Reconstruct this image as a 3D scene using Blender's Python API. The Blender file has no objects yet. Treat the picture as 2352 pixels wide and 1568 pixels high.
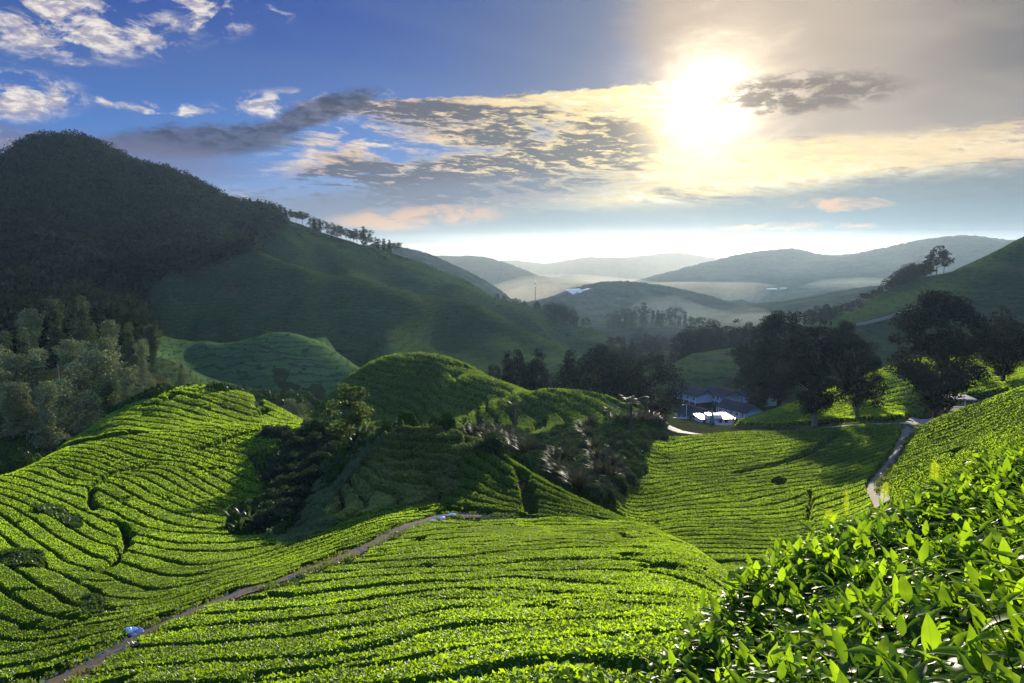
import bpy, math, random
import numpy as np
from mathutils import Vector
R_ = math.radians
scene = bpy.context.scene
col = scene.collection
rng = np.random.default_rng(7)

# ------------------------------------------------------------------ camera
FPX = 1809.0                      # focal length in reading-grid pixels (2351 x 1568)
CX, CY, HOR = 1175.5, 784.0, 600.0
PITCH = math.atan((CY - HOR) / FPX)
cam_d = bpy.data.cameras.new('camera'); cam = bpy.data.objects.new('camera', cam_d); col.objects.link(cam)
cam_d.sensor_width = 36.0; cam_d.lens = 36.0 * FPX / 2351.0
cam_d.clip_start = 0.05; cam_d.clip_end = 40000
cam.rotation_euler = (R_(90) - PITCH, 0, 0)
scene.camera = cam

def st(x, y):
    """reading-grid pixel -> (X/Y, Z/Y) slopes of the view ray"""
    x = np.asarray(x, float); y = np.asarray(y, float)
    a = (x - CX) / FPX; b = (CY - y) / FPX
    d = math.cos(PITCH) + b * math.sin(PITCH)
    return a / d, (b * math.cos(PITCH) - math.sin(PITCH)) / d
def pix(s, t):
    s = np.asarray(s, float); t = np.asarray(t, float)
    d = math.cos(PITCH) - t * math.sin(PITCH)
    return CX + FPX * s / d, CY - FPX * (t * math.cos(PITCH) + math.sin(PITCH)) / d
def azel(x, y):
    s, t = st(x, y)
    return math.degrees(math.atan(s)), math.degrees(math.atan(t / math.sqrt(1 + s * s)))

# ------------------------------------------------------------------ light
SUN_AZ, SUN_EL = azel(1640, 228)
EXPO = 1.25
scene.view_settings.view_transform = 'Standard'
scene.view_settings.look = 'None'
scene.view_settings.exposure = EXPO
scene.view_settings.gamma = 1.0
sun_d = bpy.data.lights.new('sun', 'SUN'); sun = bpy.data.objects.new('sun', sun_d); col.objects.link(sun)
sun_d.energy = 5.0; sun_d.angle = R_(0.53); sun_d.color = (1.0, 0.88, 0.68)
sun.rotation_euler = Vector((math.sin(R_(SUN_AZ)) * math.cos(R_(SUN_EL)), math.cos(R_(SUN_AZ)) * math.cos(R_(SUN_EL)),
                             math.sin(R_(SUN_EL)))).to_track_quat('Z', 'Y').to_euler()
scene.cycles.use_denoising = True
scene.cycles.max_bounces = 6; scene.cycles.diffuse_bounces = 3; scene.cycles.glossy_bounces = 2
scene.cycles.transmission_bounces = 4; scene.cycles.transparent_max_bounces = 8; scene.cycles.volume_bounces = 0
scene.cycles.sample_clamp_indirect = 4.0

# ------------------------------------------------------------------ small node language
class NT:
    def __init__(self, tree): self.t = tree; self.t.nodes.clear()
    def n(self, typ, **kw):
        nd = self.t.nodes.new(typ)
        for k, v in kw.items(): setattr(nd, k, v)
        return nd
    def put(self, sock, v):
        if isinstance(v, X): self.t.links.new(v.s, sock)
        elif hasattr(v, 'is_output'): self.t.links.new(v, sock)
        else: sock.default_value = v
    def math(self, op, *a, clamp=False):
        nd = self.n('ShaderNodeMath', operation=op, use_clamp=clamp)
        for i, v in enumerate(a): self.put(nd.inputs[i], v)
        return X(self, nd.outputs[0])
    def mix(self, f, a, b, blend='MIX'):
        nd = self.n('ShaderNodeMix', data_type='RGBA', blend_type=blend)
        self.put(nd.inputs[0], f)
        for i, v in ((6, a), (7, b)):
            self.put(nd.inputs[i], tuple(v) + (1.0,) if isinstance(v, (tuple, list)) and len(v) == 3 else v)
        return nd.outputs[2]
    def ss(self, v, lo, hi):
        nd = self.n('ShaderNodeMapRange', interpolation_type='SMOOTHSTEP')
        self.put(nd.inputs[0], v); nd.inputs[1].default_value = lo; nd.inputs[2].default_value = hi
        return X(self, nd.outputs[0])
    def xyz(self, x, y, z):
        nd = self.n('ShaderNodeCombineXYZ')
        for i, v in enumerate((x, y, z)): self.put(nd.inputs[i], v)
        return nd.outputs[0]
    def noise(self, vec, scale, detail=4, rough=0.55, dist=0.0, lac=2.0):
        nd = self.n('ShaderNodeTexNoise')
        self.put(nd.inputs['Vector'], vec)
        nd.inputs['Scale'].default_value = scale; nd.inputs['Detail'].default_value = detail
        nd.inputs['Roughness'].default_value = rough; nd.inputs['Distortion'].default_value = dist
        nd.inputs['Lacunarity'].default_value = lac
        return X(self, nd.outputs[0])
class X:
    def __init__(self, nt, s): self.nt = nt; self.s = s
    def __add__(self, o): return self.nt.math('ADD', self, o)
    __radd__ = __add__
    def __sub__(self, o): return self.nt.math('SUBTRACT', self, o)
    def __rsub__(self, o): return self.nt.math('SUBTRACT', o, self)
    def __mul__(self, o): return self.nt.math('MULTIPLY', self, o)
    __rmul__ = __mul__
    def __truediv__(self, o): return self.nt.math('DIVIDE', self, o)
    def clamp(self): return self.nt.math('ADD', self, 0.0, clamp=True)

# ------------------------------------------------------------------ sky
world = bpy.data.worlds.new('World'); scene.world = world; world.use_nodes = True
STR = 0.1
def lin(r, g, b, k=1.0):
    f = lambda c: (c / 255 / 12.92) if c / 255 <= .04045 else ((c / 255 + .055) / 1.055) ** 2.4
    return tuple(f(c) * k / (STR * 2 ** EXPO) for c in (r, g, b))
def build_sky():
    N = NT(world.node_tree)
    tc = N.n('ShaderNodeTexCoord'); sep = N.n('ShaderNodeSeparateXYZ'); N.t.links.new(tc.outputs['Generated'], sep.inputs[0])
    x, y, z = (X(N, sep.outputs[i]) for i in range(3))
    az = N.math('ARCTAN2', x, y) * 57.29578
    el = N.math('ARCSINE', z) * 57.29578
    sky = N.n('ShaderNodeTexSky', sky_type='NISHITA', sun_disc=False, sun_elevation=R_(SUN_EL), sun_rotation=R_(SUN_AZ),
              air_density=1.2, dust_density=1.5, ozone_density=2.0)
    # angular distance from the sun (degrees)
    sd = (math.sin(R_(SUN_AZ)) * math.cos(R_(SUN_EL)), math.cos(R_(SUN_AZ)) * math.cos(R_(SUN_EL)), math.sin(R_(SUN_EL)))
    dot = x * sd[0] + y * sd[1] + z * sd[2]
    ang = N.math('ARCCOSINE', N.math('MINIMUM', dot, 0.99999)) * 57.29578
    # layer coordinates: clouds lie on flat decks, so streaks flatten towards the horizon
    zc = N.math('MAXIMUM', z, 0.015) + 0.055
    deck = N.xyz(x / zc, y / zc, 0.0)
    flat = N.xyz(az, el * 2.6, 0.0)
    n_big = N.noise(flat, 0.075, 3, 0.55)
    n_mid = N.noise(flat, 0.22, 6, 0.62, 0.4)
    n_fin = N.noise(flat, 0.75, 5, 0.6, 0.3)
    n_dk = N.noise(deck, 0.9, 7, 0.62, 0.3)
    n_dk2 = N.noise(N.xyz(x / zc * 0.55, y / zc * 1.5, 3.0), 1.7, 6, 0.6, 0.2)
    wob = (n_mid - 0.5) * 5.0 + (n_fin - 0.5) * 2.0
    wob2 = (n_fin - 0.5) * 2.4 + (n_mid - 0.5) * 2.0
    AZ = az + wob; EL = el + wob2 * 0.55
    def lim(p0, p1, d, w=wob, k=0.5, soft=1.5):
        """1 on the left-hand side of the line p0->p1 (pixels), soft edge"""
        a0, e0 = azel(*p0); a1, e1 = azel(*p1)
        L = math.hypot(a1 - a0, e1 - e0); nx, ny = (e1 - e0) / L, -(a1 - a0) / L
        v = (az - a0) * nx + (el - e0) * ny + w * k
        return N.ss(v * d, -soft, soft)
    def blob(cx, cy, rx, ry, rot=0, w=1.0, soft=0.5, tex=None):
        a0, e0 = azel(cx, cy); rx = rx / FPX * 57.3; ry = ry / FPX * 57.3
        c, s = math.cos(R_(rot)), math.sin(R_(rot))
        da = AZ * w + az * (1 - w) - a0; de = EL * w + el * (1 - w) - e0
        p = (da * c + de * s) / rx; q = (de * c - da * s) / ry
        r2 = p * p + q * q
        m = N.ss(r2, 1.0 + soft, 1.0 - soft) if soft < 1 else N.math('EXPONENT', r2 * -1.0)
        return m
    # --- clear blue, deeper towards the upper left, paler near the horizon and the sun
    up = N.ss(el, 1.0, 17.0)
    c = N.mix(up, lin(92, 146, 218), lin(36, 76, 160))
    c = N.mix(N.ss(az, -12, 8) * 0.88, c, lin(58, 88, 134))
    c = N.mix(N.ss(el, 7.5, 1.5) * 0.8, c, lin(138, 144, 156))
    nis = N.mix(1.0, sky.outputs[0], (0.5, 0.55, 0.6, 1), 'MULTIPLY')
    c = N.mix(0.04, c, nis)
    # --- thin rays fanning through the blue
    ray = N.noise(N.xyz(N.math('ARCTAN2', el - SUN_EL, az - SUN_AZ) * 6.0, 0.0, 0.0), 1.0, 2, 0.5)
    c = N.mix((ray - 0.45).clamp() * 0.7 * N.ss(el, 9, 13), c, lin(112, 132, 165))
    # --- high warm-grey veil on the right
    veil = N.ss(az - (el - 11.0) * -0.30 + wob * 0.85, 7.5, 13.0)
    vcol = N.mix(N.ss(n_big, 0.35, 0.65), lin(124, 118, 118), lin(158, 148, 140))
    vcol = N.mix(N.ss(ang, 19, 8) * 0.5, vcol, lin(206, 186, 164))
    c = N.mix(veil * N.ss(el, 2.5, 7.0), c, vcol)
    # --- white puffs at the left
    puff = N.noise(N.xyz(az, el * 1.9, 2.0), 0.34, 8, 0.62, 0.35)
    def puffs(cx, cy, rx, ry, lo=0.5):
        return blob(cx, cy, rx, ry, 0, 0.6, 0.8) * N.ss(puff, lo, lo + 0.13)
    pm = puffs(120, 45, 230, 62, 0.43)
    for a in ((20, 212, 110, 45, 0.42), (410, 25, 130, 50, 0.50), (370, 249, 80, 12, 0.47), (210, 235, 36, 10, 0.50), (150, 133, 60, 9, 0.52),
              (30, 322, 80, 18, 0.45), (560, 10, 90, 35, 0.55), (690, 245, 150, 30, 0.46), (860, 210, 40, 10, 0.5)):
        pm = N.math('MAXIMUM', pm, puffs(*a))
    c = N.mix(pm, c, N.mix(N.ss(n_fin, 0.40, 0.62), lin(168, 162, 182), lin(240, 232, 222)))
    # --- the main deck: a bank with a sharp upper edge, broken below, thinning to the left
    a1, e1 = azel(850, 228); a2, e2 = azel(1480, 192)
    edge = (el - e1) - (az - a1) * ((e2 - e1) / (a2 - a1)) + (n_fin - 0.5) * 1.1 + (n_mid - 0.5) * 0.7
    below = N.ss(edge, 0.10, -0.20)
    side = N.ss(az + (el - 5.0) * -0.9 + wob * 1.3, -21.5, -14.5)
    rp = N.xyz(az * 0.72 - el * 0.3, el * 3.7 + az * 0.22, 1.3)
    t_big = N.noise(rp, 0.16, 7, 0.60, 0.55); t_fin = N.noise(rp, 0.85, 8, 0.66, 0.35)
    tex = t_big * 0.74 + t_fin * 0.26
    lowfade = N.ss(el, 2.7, 4.4)
    open_ = N.ss(az, -12.0, -2.0) * 0.10 + N.ss(edge, -0.2, -1.2) * -0.05
    right = N.math('MAXIMUM', N.ss(az, 17.0, 12.5), N.ss(el + (n_mid - 0.5) * 1.5, 8.6, 7.4))
    deckm = below * side * N.ss(tex + open_, 0.405, 0.515) * right * lowfade
    warm = N.ss(ang, 26, 5)
    light = N.mix(warm, lin(226, 196, 168), lin(255, 228, 160))
    light = N.mix(N.ss(t_fin, 0.45, 0.62), light, N.mix(warm, lin(246, 228, 204), lin(255, 246, 206)))
    dark = N.mix(warm, lin(92, 92, 110), lin(108, 102, 98))
    mass = N.math('MAXIMUM', blob(1200, 300, 420, 46, -6, 0.8, 0.8), blob(1180, 362, 360, 52, 6, 0.8, 0.8))
    mass = N.math('MAXIMUM', mass * 0.16, blob(1000, 420, 480, 60, 6, 0.8, 0.8) * 0.18)
    shade = N.ss(tex + mass * N.ss(t_fin, 0.25, 0.60), 0.52, 0.66) * N.ss(ang, 2.6, 7.0)
    c = N.mix(deckm, c, N.mix(shade, light, dark))
    # --- smooth grey-blue layers low in the sky
    c = N.mix(blob(1000, 462, 440, 44, 5, 0.7, 0.9) * 0.80 * N.ss(n_mid, 0.30, 0.46), c, lin(116, 120, 138))
    c = N.mix(blob(2160, 455, 500, 56, 3, 0.8, 0.8) * 0.92, c, lin(104, 120, 130))
    c = N.mix(blob(1700, 505, 760, 42, 0, 0.6, 0.9) * 0.80, c, lin(122, 136, 140))
    c = N.mix(blob(1000, 545, 300, 34, 0, 0.6, 0.9) * 0.7, c, lin(150, 152, 152))
    stre = N.ss(t_fin * 0.6 + t_big * 0.4, 0.47, 0.56) * N.ss(el + (az - 20) * -0.04, 8.3, 7.3) * N.ss(el + (az - 20) * -0.05, 5.2, 6.4) * N.ss(az, 8, 12)
    c = N.mix(stre * 0.9, c, lin(240, 212, 158))
    # --- dark cloud streak over the mountain, dark lens beside the sun
    st1 = N.math('MAXIMUM', blob(460, 325, 190, 32, 5, 0.9, 0.6), blob(735, 255, 130, 26, 20, 0.9, 0.6))
    st1 = N.math('MAXIMUM', st1, blob(620, 300, 90, 20, 15, 0.9, 0.6))
    c = N.mix(st1 * 0.9, c, N.mix(N.ss(n_fin, 0.35, 0.62), lin(54, 56, 80), lin(88, 90, 116)))
    c = N.mix(blob(120, 350, 360, 42, -2, 0.9, 0.8) * 0.75, c, lin(112, 112, 146))
    # --- orange patches near the horizon
    og = blob(960, 500, 175, 24, 3, 0.5, 0.8)
    for a in ((1930, 468, 95, 12, -1, 0.5, 0.7), (1830, 520, 150, 7, 0, 0.5, 0.7)):
        og = N.math('MAXIMUM', og, blob(*a))
    c = N.mix(og * 0.72 * N.ss(n_mid, 0.34, 0.56), c, lin(244, 186, 132))
    # --- bright strip low over the valley
    hz = blob(1480, 568, 420, 34, 0, 0.15, 1.0)
    c = N.mix(hz.clamp() * 0.95, c, lin(255, 244, 196, 1.1))
    # --- the glare round the veiled sun
    c = N.mix(blob(1905, 212, 180, 24, -1, 0.9, 0.6) * 0.0, c, lin(120, 108, 98))
    g1 = N.math('EXPONENT', N.math('POWER', ang * (1.0 + (n_big - 0.5) * 0.5) / 6.2, 1.3) * -1.0)
    g2 = N.math('EXPONENT', N.math('POWER', ang * (1.0 + (n_mid - 0.5) * 1.1) / 2.35, 1.5) * -1.0)
    glow = N.mix(1.0, c, N.mix(1.0, lin(255, 220, 172, 0.40), N.xyz(g1, g1, g1), 'MULTIPLY'), 'ADD')
    glow = N.mix(1.0, glow, N.mix(1.0, lin(255, 240, 205, 2.6), N.xyz(g2, g2, g2), 'MULTIPLY'), 'ADD')
    lens = blob(1840, 210, 190, 36, -1, 1.1, 0.7) * N.ss(n_fin * 0.5 + n_mid * 0.5, 0.38, 0.52)
    glow = N.mix(lens * 0.85, glow, lin(124, 108, 98))
    # below the horizon: dim ground bounce
    c = N.mix(N.ss(el, -0.5, -4.0), glow, lin(70, 84, 70))
    c = N.mix(N.ss(N.math('ABSOLUTE', az), 48, 85), c, lin(128, 166, 234, 1.5))  # sky beside and behind the viewer, brightened as added fill for shaded slopes
    bg = N.n('ShaderNodeBackground'); bg.inputs[1].default_value = STR
    N.put(bg.inputs[0], c)
    out = N.n('ShaderNodeOutputWorld'); N.t.links.new(bg.outputs[0], out.inputs[0])
build_sky()
world.cycles.sampling_method = 'MANUAL'; world.cycles.sample_map_resolution = 512
# ------------------------------------------------------------------ terrain: control points, radial basis surface
KS = 3.0
PTS = []                                             # (s, v, t, tag)
HILL = 0
def P(tag, *pts):
    if tag == 'hill': tag = 'hill%d' % HILL
    for x, y, Y in pts:
        s, t = st(x, y); PTS.append((float(s), math.log(Y), float(t), tag))
def catmull(p, n):
    p = np.asarray(p, float); q = np.vstack([2 * p[0] - p[1], p, 2 * p[-1] - p[-2]]); out = []
    for i in range(len(p) - 1):
        a, b, c, d = q[i:i + 4]
        for u in np.linspace(0, 1, n, endpoint=False):
            out.append(0.5 * (2 * b + (c - a) * u + (2 * a - 5 * b + 4 * c - d) * u * u + (3 * b - a - 3 * c + d) * u ** 3))
    out.append(p[-1]); return np.array(out)
def ridge(tag, pts, back, n=3, btag=None):
    q = [(x, y, math.log(Y)) for x, y, Y in pts]
    q = catmull(q, n)
    P(tag, *[(x, y, math.exp(v)) for x, y, v in q])
    for ratio, dy in back:
        P(btag or tag, *[(x, y + dy, math.exp(v) * ratio) for x, y, v in q[::2]])
# ground right round the camera (canopy level) and the bush beside it
P('ground', (1175, 3600, 0.9), (2600, 3300, 0.9), (-600, 4300, 0.9), (1175, 2300, 2.2), (300, 2250, 2.6), (1175, 1850, 4.4),
  (300, 1900, 4.6), (-300, 1950, 5.0), (-300, 1700, 9.0))
P('ground', (2351, 1570, 1.35), (2000, 1570, 1.7), (1700, 1640, 2.2), (2351, 2400, 0.75), (2700, 1480, 1.3), (2351, 1300, 2.2),
  (2000, 1350, 2.7), (2100, 1240, 3.6), (2351, 1130, 3.4), (1750, 1420, 3.2), (1600, 1560, 2.9))
ridge('ground', [(1380, 1740, 3.0), (1440, 1640, 3.2), (1480, 1568, 3.4), (1560, 1462, 3.7), (1640, 1385, 4.0), (1710, 1310, 4.2), (1800, 1255, 4.5),
       (1900, 1212, 4.6), (2000, 1175, 4.7), (2100, 1125, 4.8), (2200, 1085, 4.8), (2351, 1020, 4.8), (2650, 890, 4.8)], [(1.22, 190)], 2)
P('ground', (1550, 1640, 6.0), (1700, 1500, 6.5), (1900, 1420, 7), (2100, 1340, 8), (2351, 1260, 8), (2650, 1160, 8),
  (1900, 1330, 14), (2100, 1270, 14), (2351, 1190, 14), (1900, 1300, 25), (2100, 1220, 25), (2351, 1130, 25), (2650, 1040, 20), (2100, 1180, 40), (2351, 1080, 38))
# near slope
HILL += 1
P('ground', (150, 1568, 15), (600, 1568, 11), (1000, 1568, 8.6), (1300, 1568, 6.8), (700, 1480, 15), (1000, 1480, 12), (1300, 1480, 10),
  (1000, 1410, 17), (1000, 1330, 24), (1000, 1260, 33), (1300, 1300, 27), (1300, 1235, 38), (1430, 1245, 37), (1300, 1400, 15.5),
  (1500, 1410, 13), (1600, 1360, 17), (700, 1370, 23), (500, 1450, 18), (850, 1300, 30), (1500, 1310, 24), (1200, 1205, 46), (1000, 1215, 42),
  (1050, 1189, 49), (1220, 1188, 52))
ridge('ground', [(1290, 1184, 53), (1380, 1190, 52), (1450, 1195, 50), (1520, 1220, 45), (1570, 1245, 40), (1640, 1290, 33), (1690, 1340, 27), (1740, 1420, 20)],
      [(1.25, 40)], 2)
P('ground', (100, 1568, 15.5), (300, 1460, 20), (430, 1400, 23), (560, 1350, 27), (690, 1310, 31), (800, 1270, 36), (900, 1222, 42), (960, 1198, 46))
# scrubby mound
HILL += 1
ridge('ground', [(800, 1010, 72), (870, 985, 68), (940, 979, 66), (1000, 984, 66), (1060, 1003, 66), (1130, 1032, 64), (1200, 1070, 62), (1290, 1117, 60),
      (1380, 1165, 57), (1440, 1190, 54)], [(1.22, 55)], 2)
P('ground', (1000, 1090, 61), (900, 1140, 58), (1150, 1110, 59), (1200, 1150, 55), (800, 1170, 57), (1000, 1155, 54), (850, 1060, 65), (720, 1190, 56),
  (1100, 1170, 52), (900, 1195, 47), (800, 1235, 44), (740, 1245, 46), (950, 1040, 64), (760, 1090, 68))
# bowl on the left
HILL += 1
P('ground', (0, 1500, 22), (0, 1400, 29), (0, 1300, 38), (0, 1200, 53), (150, 1480, 21), (200, 1400, 27), (370, 1385, 29), (300, 1320, 38), (300, 1250, 48),
  (300, 1180, 59), (300, 1110, 72), (300, 1050, 85), (150, 1300, 40), (150, 1200, 54), (150, 1100, 75), (500, 1330, 34), (500, 1260, 47), (500, 1205, 58), (500, 1110, 76),
  (500, 1040, 91), (600, 1290, 42), (610, 1235, 52), (620, 1170, 64), (610, 1090, 80), (600, 1035, 92), (690, 1265, 44), (640, 1130, 70), (700, 1090, 74),
  (690, 1020, 92), (-300, 1500, 20), (-300, 1300, 38), (-300, 1180, 55), (720, 990, 96))
ridge('ground', [(-350, 1120, 66), (-100, 1105, 71), (0, 1093, 75), (80, 1065, 81), (150, 1033, 88), (250, 1010, 93), (350, 998, 97), (480, 985, 101), (580, 982, 104), (670, 985, 104)],
      [], 2)
P('ground', (-350, 1150, 85), (-100, 1140, 88), (0, 1130, 92), (60, 1095, 100))
P('hill', (350, 990, 103), (450, 975, 107), (560, 970, 110), (220, 1003, 103), (640, 975, 110), (430, 935, 118), (520, 940, 118), (330, 950, 114))
ridge('hill', [(130, 1030, 106), (170, 1005, 110), (250, 952, 118), (330, 910, 124), (430, 885, 130), (520, 892, 132), (600, 914, 130), (690, 960, 122)], [(1.12, 30), (1.4, 70)], 2)
# valley floor on the left
HILL += 1
P('ground', (-300, 1060, 130), (0, 1060, 125), (90, 1040, 128), (-300, 900, 190), (0, 930, 175), (120, 930, 175), (250, 920, 185), (350, 905, 195), (60, 1000, 140), (480, 905, 240), (600, 915, 258), (690, 922, 250), (640, 905, 262), (700, 890, 275))
# hummocky hill in the middle
HILL += 1
ridge('hill', [(690, 975, 182), (740, 925, 194), (780, 880, 205), (850, 830, 216), (930, 809, 222), (1000, 812, 226), (1060, 830, 225), (1110, 856, 222), (1160, 885, 215)], [(1.08, 22), (1.25, 60)], 2)
ridge('hill', [(980, 880, 205), (1060, 860, 202), (1110, 862, 199), (1150, 872, 196), (1220, 898, 190)], [(1.035, 9)], 2)
ridge('hill', [(1080, 945, 172), (1150, 916, 173), (1220, 897, 173), (1290, 889, 173), (1380, 903, 170), (1430, 925, 167), (1480, 945, 162)], [(1.04, 10), (1.15, 40)], 2)
P('hill', (760, 950, 186), (850, 940, 190), (850, 880, 204), (940, 900, 200), (900, 850, 210), (940, 970, 178), (1040, 950, 176), (1030, 900, 190), (1120, 970, 160), (1180, 940, 166), (1250, 950, 160),
  (1300, 925, 166), (1350, 955, 155), (1100, 900, 188), (1000, 850, 214))
P('ground', (860, 985, 160), (1000, 1000, 140), (1150, 1010, 125), (1250, 1000, 135), (1400, 985, 140), (1480, 965, 150),
  (1100, 1030, 105), (1200, 1070, 92), (1300, 1080, 95), (1400, 1040, 110), (1350, 1130, 80), (1450, 1010, 128), (1420, 1110, 92), (1500, 985, 150), (780, 1000, 125), (740, 985, 150))
# small tea knoll
HILL += 1
ridge('hill', [(340, 742, 335), (420, 762, 332), (520, 779, 330), (590, 772, 330), (660, 765, 330), (710, 776, 326), (770, 805, 317), (830, 845, 303)], [(1.06, 10), (1.2, 35)], 2)
P('hill', (420, 830, 300), (500, 860, 285), (560, 830, 305), (650, 840, 298), (700, 860, 285), (600, 890, 268), (760, 870, 282), (430, 800, 318))
ridge('hill', [(380, 815, 250), (440, 838, 246), (500, 862, 240), (560, 895, 232)], [(1.05, 14)], 2)
# long tea ridge
HILL += 1
ridge('hill', [(560, 572, 530), (600, 577, 520), (640, 590, 515), (750, 616, 505), (870, 646, 495), (950, 663, 490), (1010, 673, 480), (1100, 692, 470), (1180, 736, 455), (1250, 776, 440), (1330, 815, 420), (1380, 842, 400)],
      [(1.07, 10), (1.2, 30)], 2)
P('hill', (380, 620, 440), (330, 690, 380), (400, 690, 410), (500, 640, 460), (500, 710, 400), (700, 690, 435), (900, 745, 405), (600, 730, 385), (1000, 790, 385), (1100, 810, 375), (860, 790, 365), (1230, 820, 392), (1050, 730, 440),
  (750, 770, 365), (880, 805, 335), (1120, 850, 330), (1250, 860, 320), (650, 650, 470), (1000, 700, 455), (470, 770, 345))
# forest mountain and its descending tea shoulder
HILL += 1
ridge('mountain', [(-500, 560, 700), (-350, 480, 720), (-200, 425, 740), (0, 372, 760), (60, 342, 770), (120, 330, 780), (200, 340, 790), (300, 374, 800), (400, 414, 810), (480, 444, 820), (550, 474, 822), (650, 508, 822), (750, 536, 818),
       (850, 566, 810), (900, 580, 803)], [(1.1, 30), (1.3, 110)], 2)
ridge('hill', [(915, 588, 802), (960, 602, 796), (1000, 620, 785), (1060, 646, 765), (1120, 673, 742), (1180, 711, 720), (1260, 762, 690), (1340, 805, 660)], [(1.08, 14), (1.25, 50)], 2)
P('mountain', (-350, 620, 520), (-350, 750, 330), (0, 480, 650), (200, 450, 705), (200, 560, 560), (200, 640, 440), (0, 600, 480), (0, 690, 360), (330, 540, 620), (420, 500, 680), (300, 620, 470), (100, 750, 300), (0, 800, 245),
  (250, 750, 300), (500, 540, 650), (300, 800, 250), (300, 450, 740), (100, 420, 720), (500, 500, 740), (600, 545, 690), (330, 730, 335))
P('hill', (650, 565, 655), (800, 600, 660), (800, 625, 600), (950, 640, 650), (1050, 665, 620), (1150, 712, 600), (1250, 765, 560))
# spur with round trees
HILL += 1
ridge('hill', [(1130, 690, 700), (1190, 702, 680), (1250, 718, 665), (1320, 738, 650), (1380, 760, 630), (1450, 792, 600), (1500, 815, 560)], [(1.1, 22), (1.3, 45)], 2)
P('hill', (1350, 800, 560), (1420, 825, 500), (1300, 790, 580), (1480, 845, 420))
P('ground', (1540, 795, 620), (1530, 810, 520), (1540, 835, 420), (1450, 870, 330), (1500, 900, 285), (1600, 800, 560), (1580, 775, 760), (1400, 775, 800))
# misty tree shelf, greenhouse hill
HILL += 1
P('ground', (1400, 748, 1000), (1480, 745, 980), (1590, 752, 930), (1500, 765, 880), (1650, 770, 820))
ridge('hill', [(1195, 700, 1450), (1220, 690, 1500), (1260, 684, 1520), (1310, 664, 1530), (1360, 651, 1550), (1420, 645, 1560), (1500, 652, 1550), (1580, 667, 1520), (1650, 684, 1480), (1710, 700, 1430)], [(1.1, 14), (1.3, 22)], 2)
P('hill', (1350, 690, 1400), (1450, 690, 1400), (1550, 705, 1350), (1500, 725, 1200), (1330, 720, 1250), (1640, 720, 1300))
# blue hill left, far ranges
HILL += 1
ridge('hill', [(860, 560, 1950), (915, 568, 1900), (980, 581, 1860), (1050, 612, 1800), (1120, 647, 1730), (1175, 685, 1650), (1230, 720, 1500)], [(1.12, 14), (1.35, 40)], 2)
P('ground', (1230, 655, 2500), (1350, 655, 2400), (1450, 650, 2500), (1280, 668, 2050), (1180, 680, 2050), (1150, 640, 2700))
ridge('hill', [(960, 586, 3500), (1015, 589, 3400), (1080, 588, 3350), (1130, 594, 3250), (1180, 610, 3100), (1240, 634, 2900)], [(1.08, 8), (1.25, 18)], 2)
ridge('hill', [(1130, 600, 4700), (1190, 598, 4700), (1250, 606, 4600), (1300, 598, 4600), (1350, 591, 4600), (1430, 592, 4600), (1500, 584, 4600), (1560, 580, 4700), (1640, 592, 4700), (1760, 590, 4700)], [(1.07, 8), (1.25, 16)], 2)
P('hill', (1350, 620, 3800), (1450, 622, 3700), (1300, 630, 3300), (1500, 625, 3500))
ridge('hill', [(1440, 650, 2700), (1500, 635, 2800), (1570, 615, 2900), (1640, 598, 3000), (1700, 584, 3050), (1760, 576, 3080), (1830, 571, 3100), (1870, 582, 3100), (1900, 586, 3100), (1960, 583, 3050), (2060, 561, 3000), (2150, 546, 3000), (2220, 540, 3000),
       (2290, 548, 3000), (2400, 556, 3000), (2700, 560, 3000)], [(1.1, 14), (1.3, 34)], 2)
P('hill', (1800, 615, 2700), (2000, 605, 2650), (2150, 600, 2600), (2400, 620, 2400), (1650, 630, 2600), (1850, 600, 2850), (2050, 590, 2800))
P('ground', (1620, 655, 2200), (1750, 660, 2100), (1900, 662, 2000), (1700, 680, 1750), (1800, 690, 1600), (1600, 648, 2350), (2100, 670, 1900), (2500, 690, 1800))
ridge('hill', [(1640, 712, 1150), (1720, 697, 1160), (1790, 692, 1170), (1860, 680, 1160), (1940, 665, 1150), (2010, 656, 1150), (2090, 655, 1150), (2250, 650, 1150), (2500, 640, 1150)], [(1.12, 18), (1.3, 24)], 2)
P('hill', (1650, 735, 1000), (1750, 730, 1000), (1850, 720, 980), (1950, 710, 950), (1700, 755, 880), (2100, 700, 900), (2400, 720, 800))
# hill on the right
HILL += 1
ridge('hill', [(1530, 838, 330), (1560, 829, 335), (1640, 801, 345), (1720, 785, 355), (1790, 765, 375), (1850, 742, 400), (1920, 722, 420), (2000, 692, 440), (2080, 660, 455), (2150, 625, 455), (2250, 583, 445), (2351, 536, 435), (2500, 468, 425), (2800, 350, 420)], [(1.08, 20), (1.3, 80)], 2)
P('hill', (2300, 640, 370), (2200, 690, 350), (2050, 745, 345), (1970, 756, 345), (1900, 780, 340), (2150, 790, 300), (2351, 720, 330), (2351, 800, 270), (2100, 830, 280), (1950, 840, 285), (1800, 820, 305), (1700, 850, 290),
  (1620, 860, 290), (1560, 870, 285), (2500, 640, 340), (2650, 800, 230), (2250, 850, 235), (2200, 640, 400), (2351, 600, 395), (1650, 825, 318))
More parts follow.
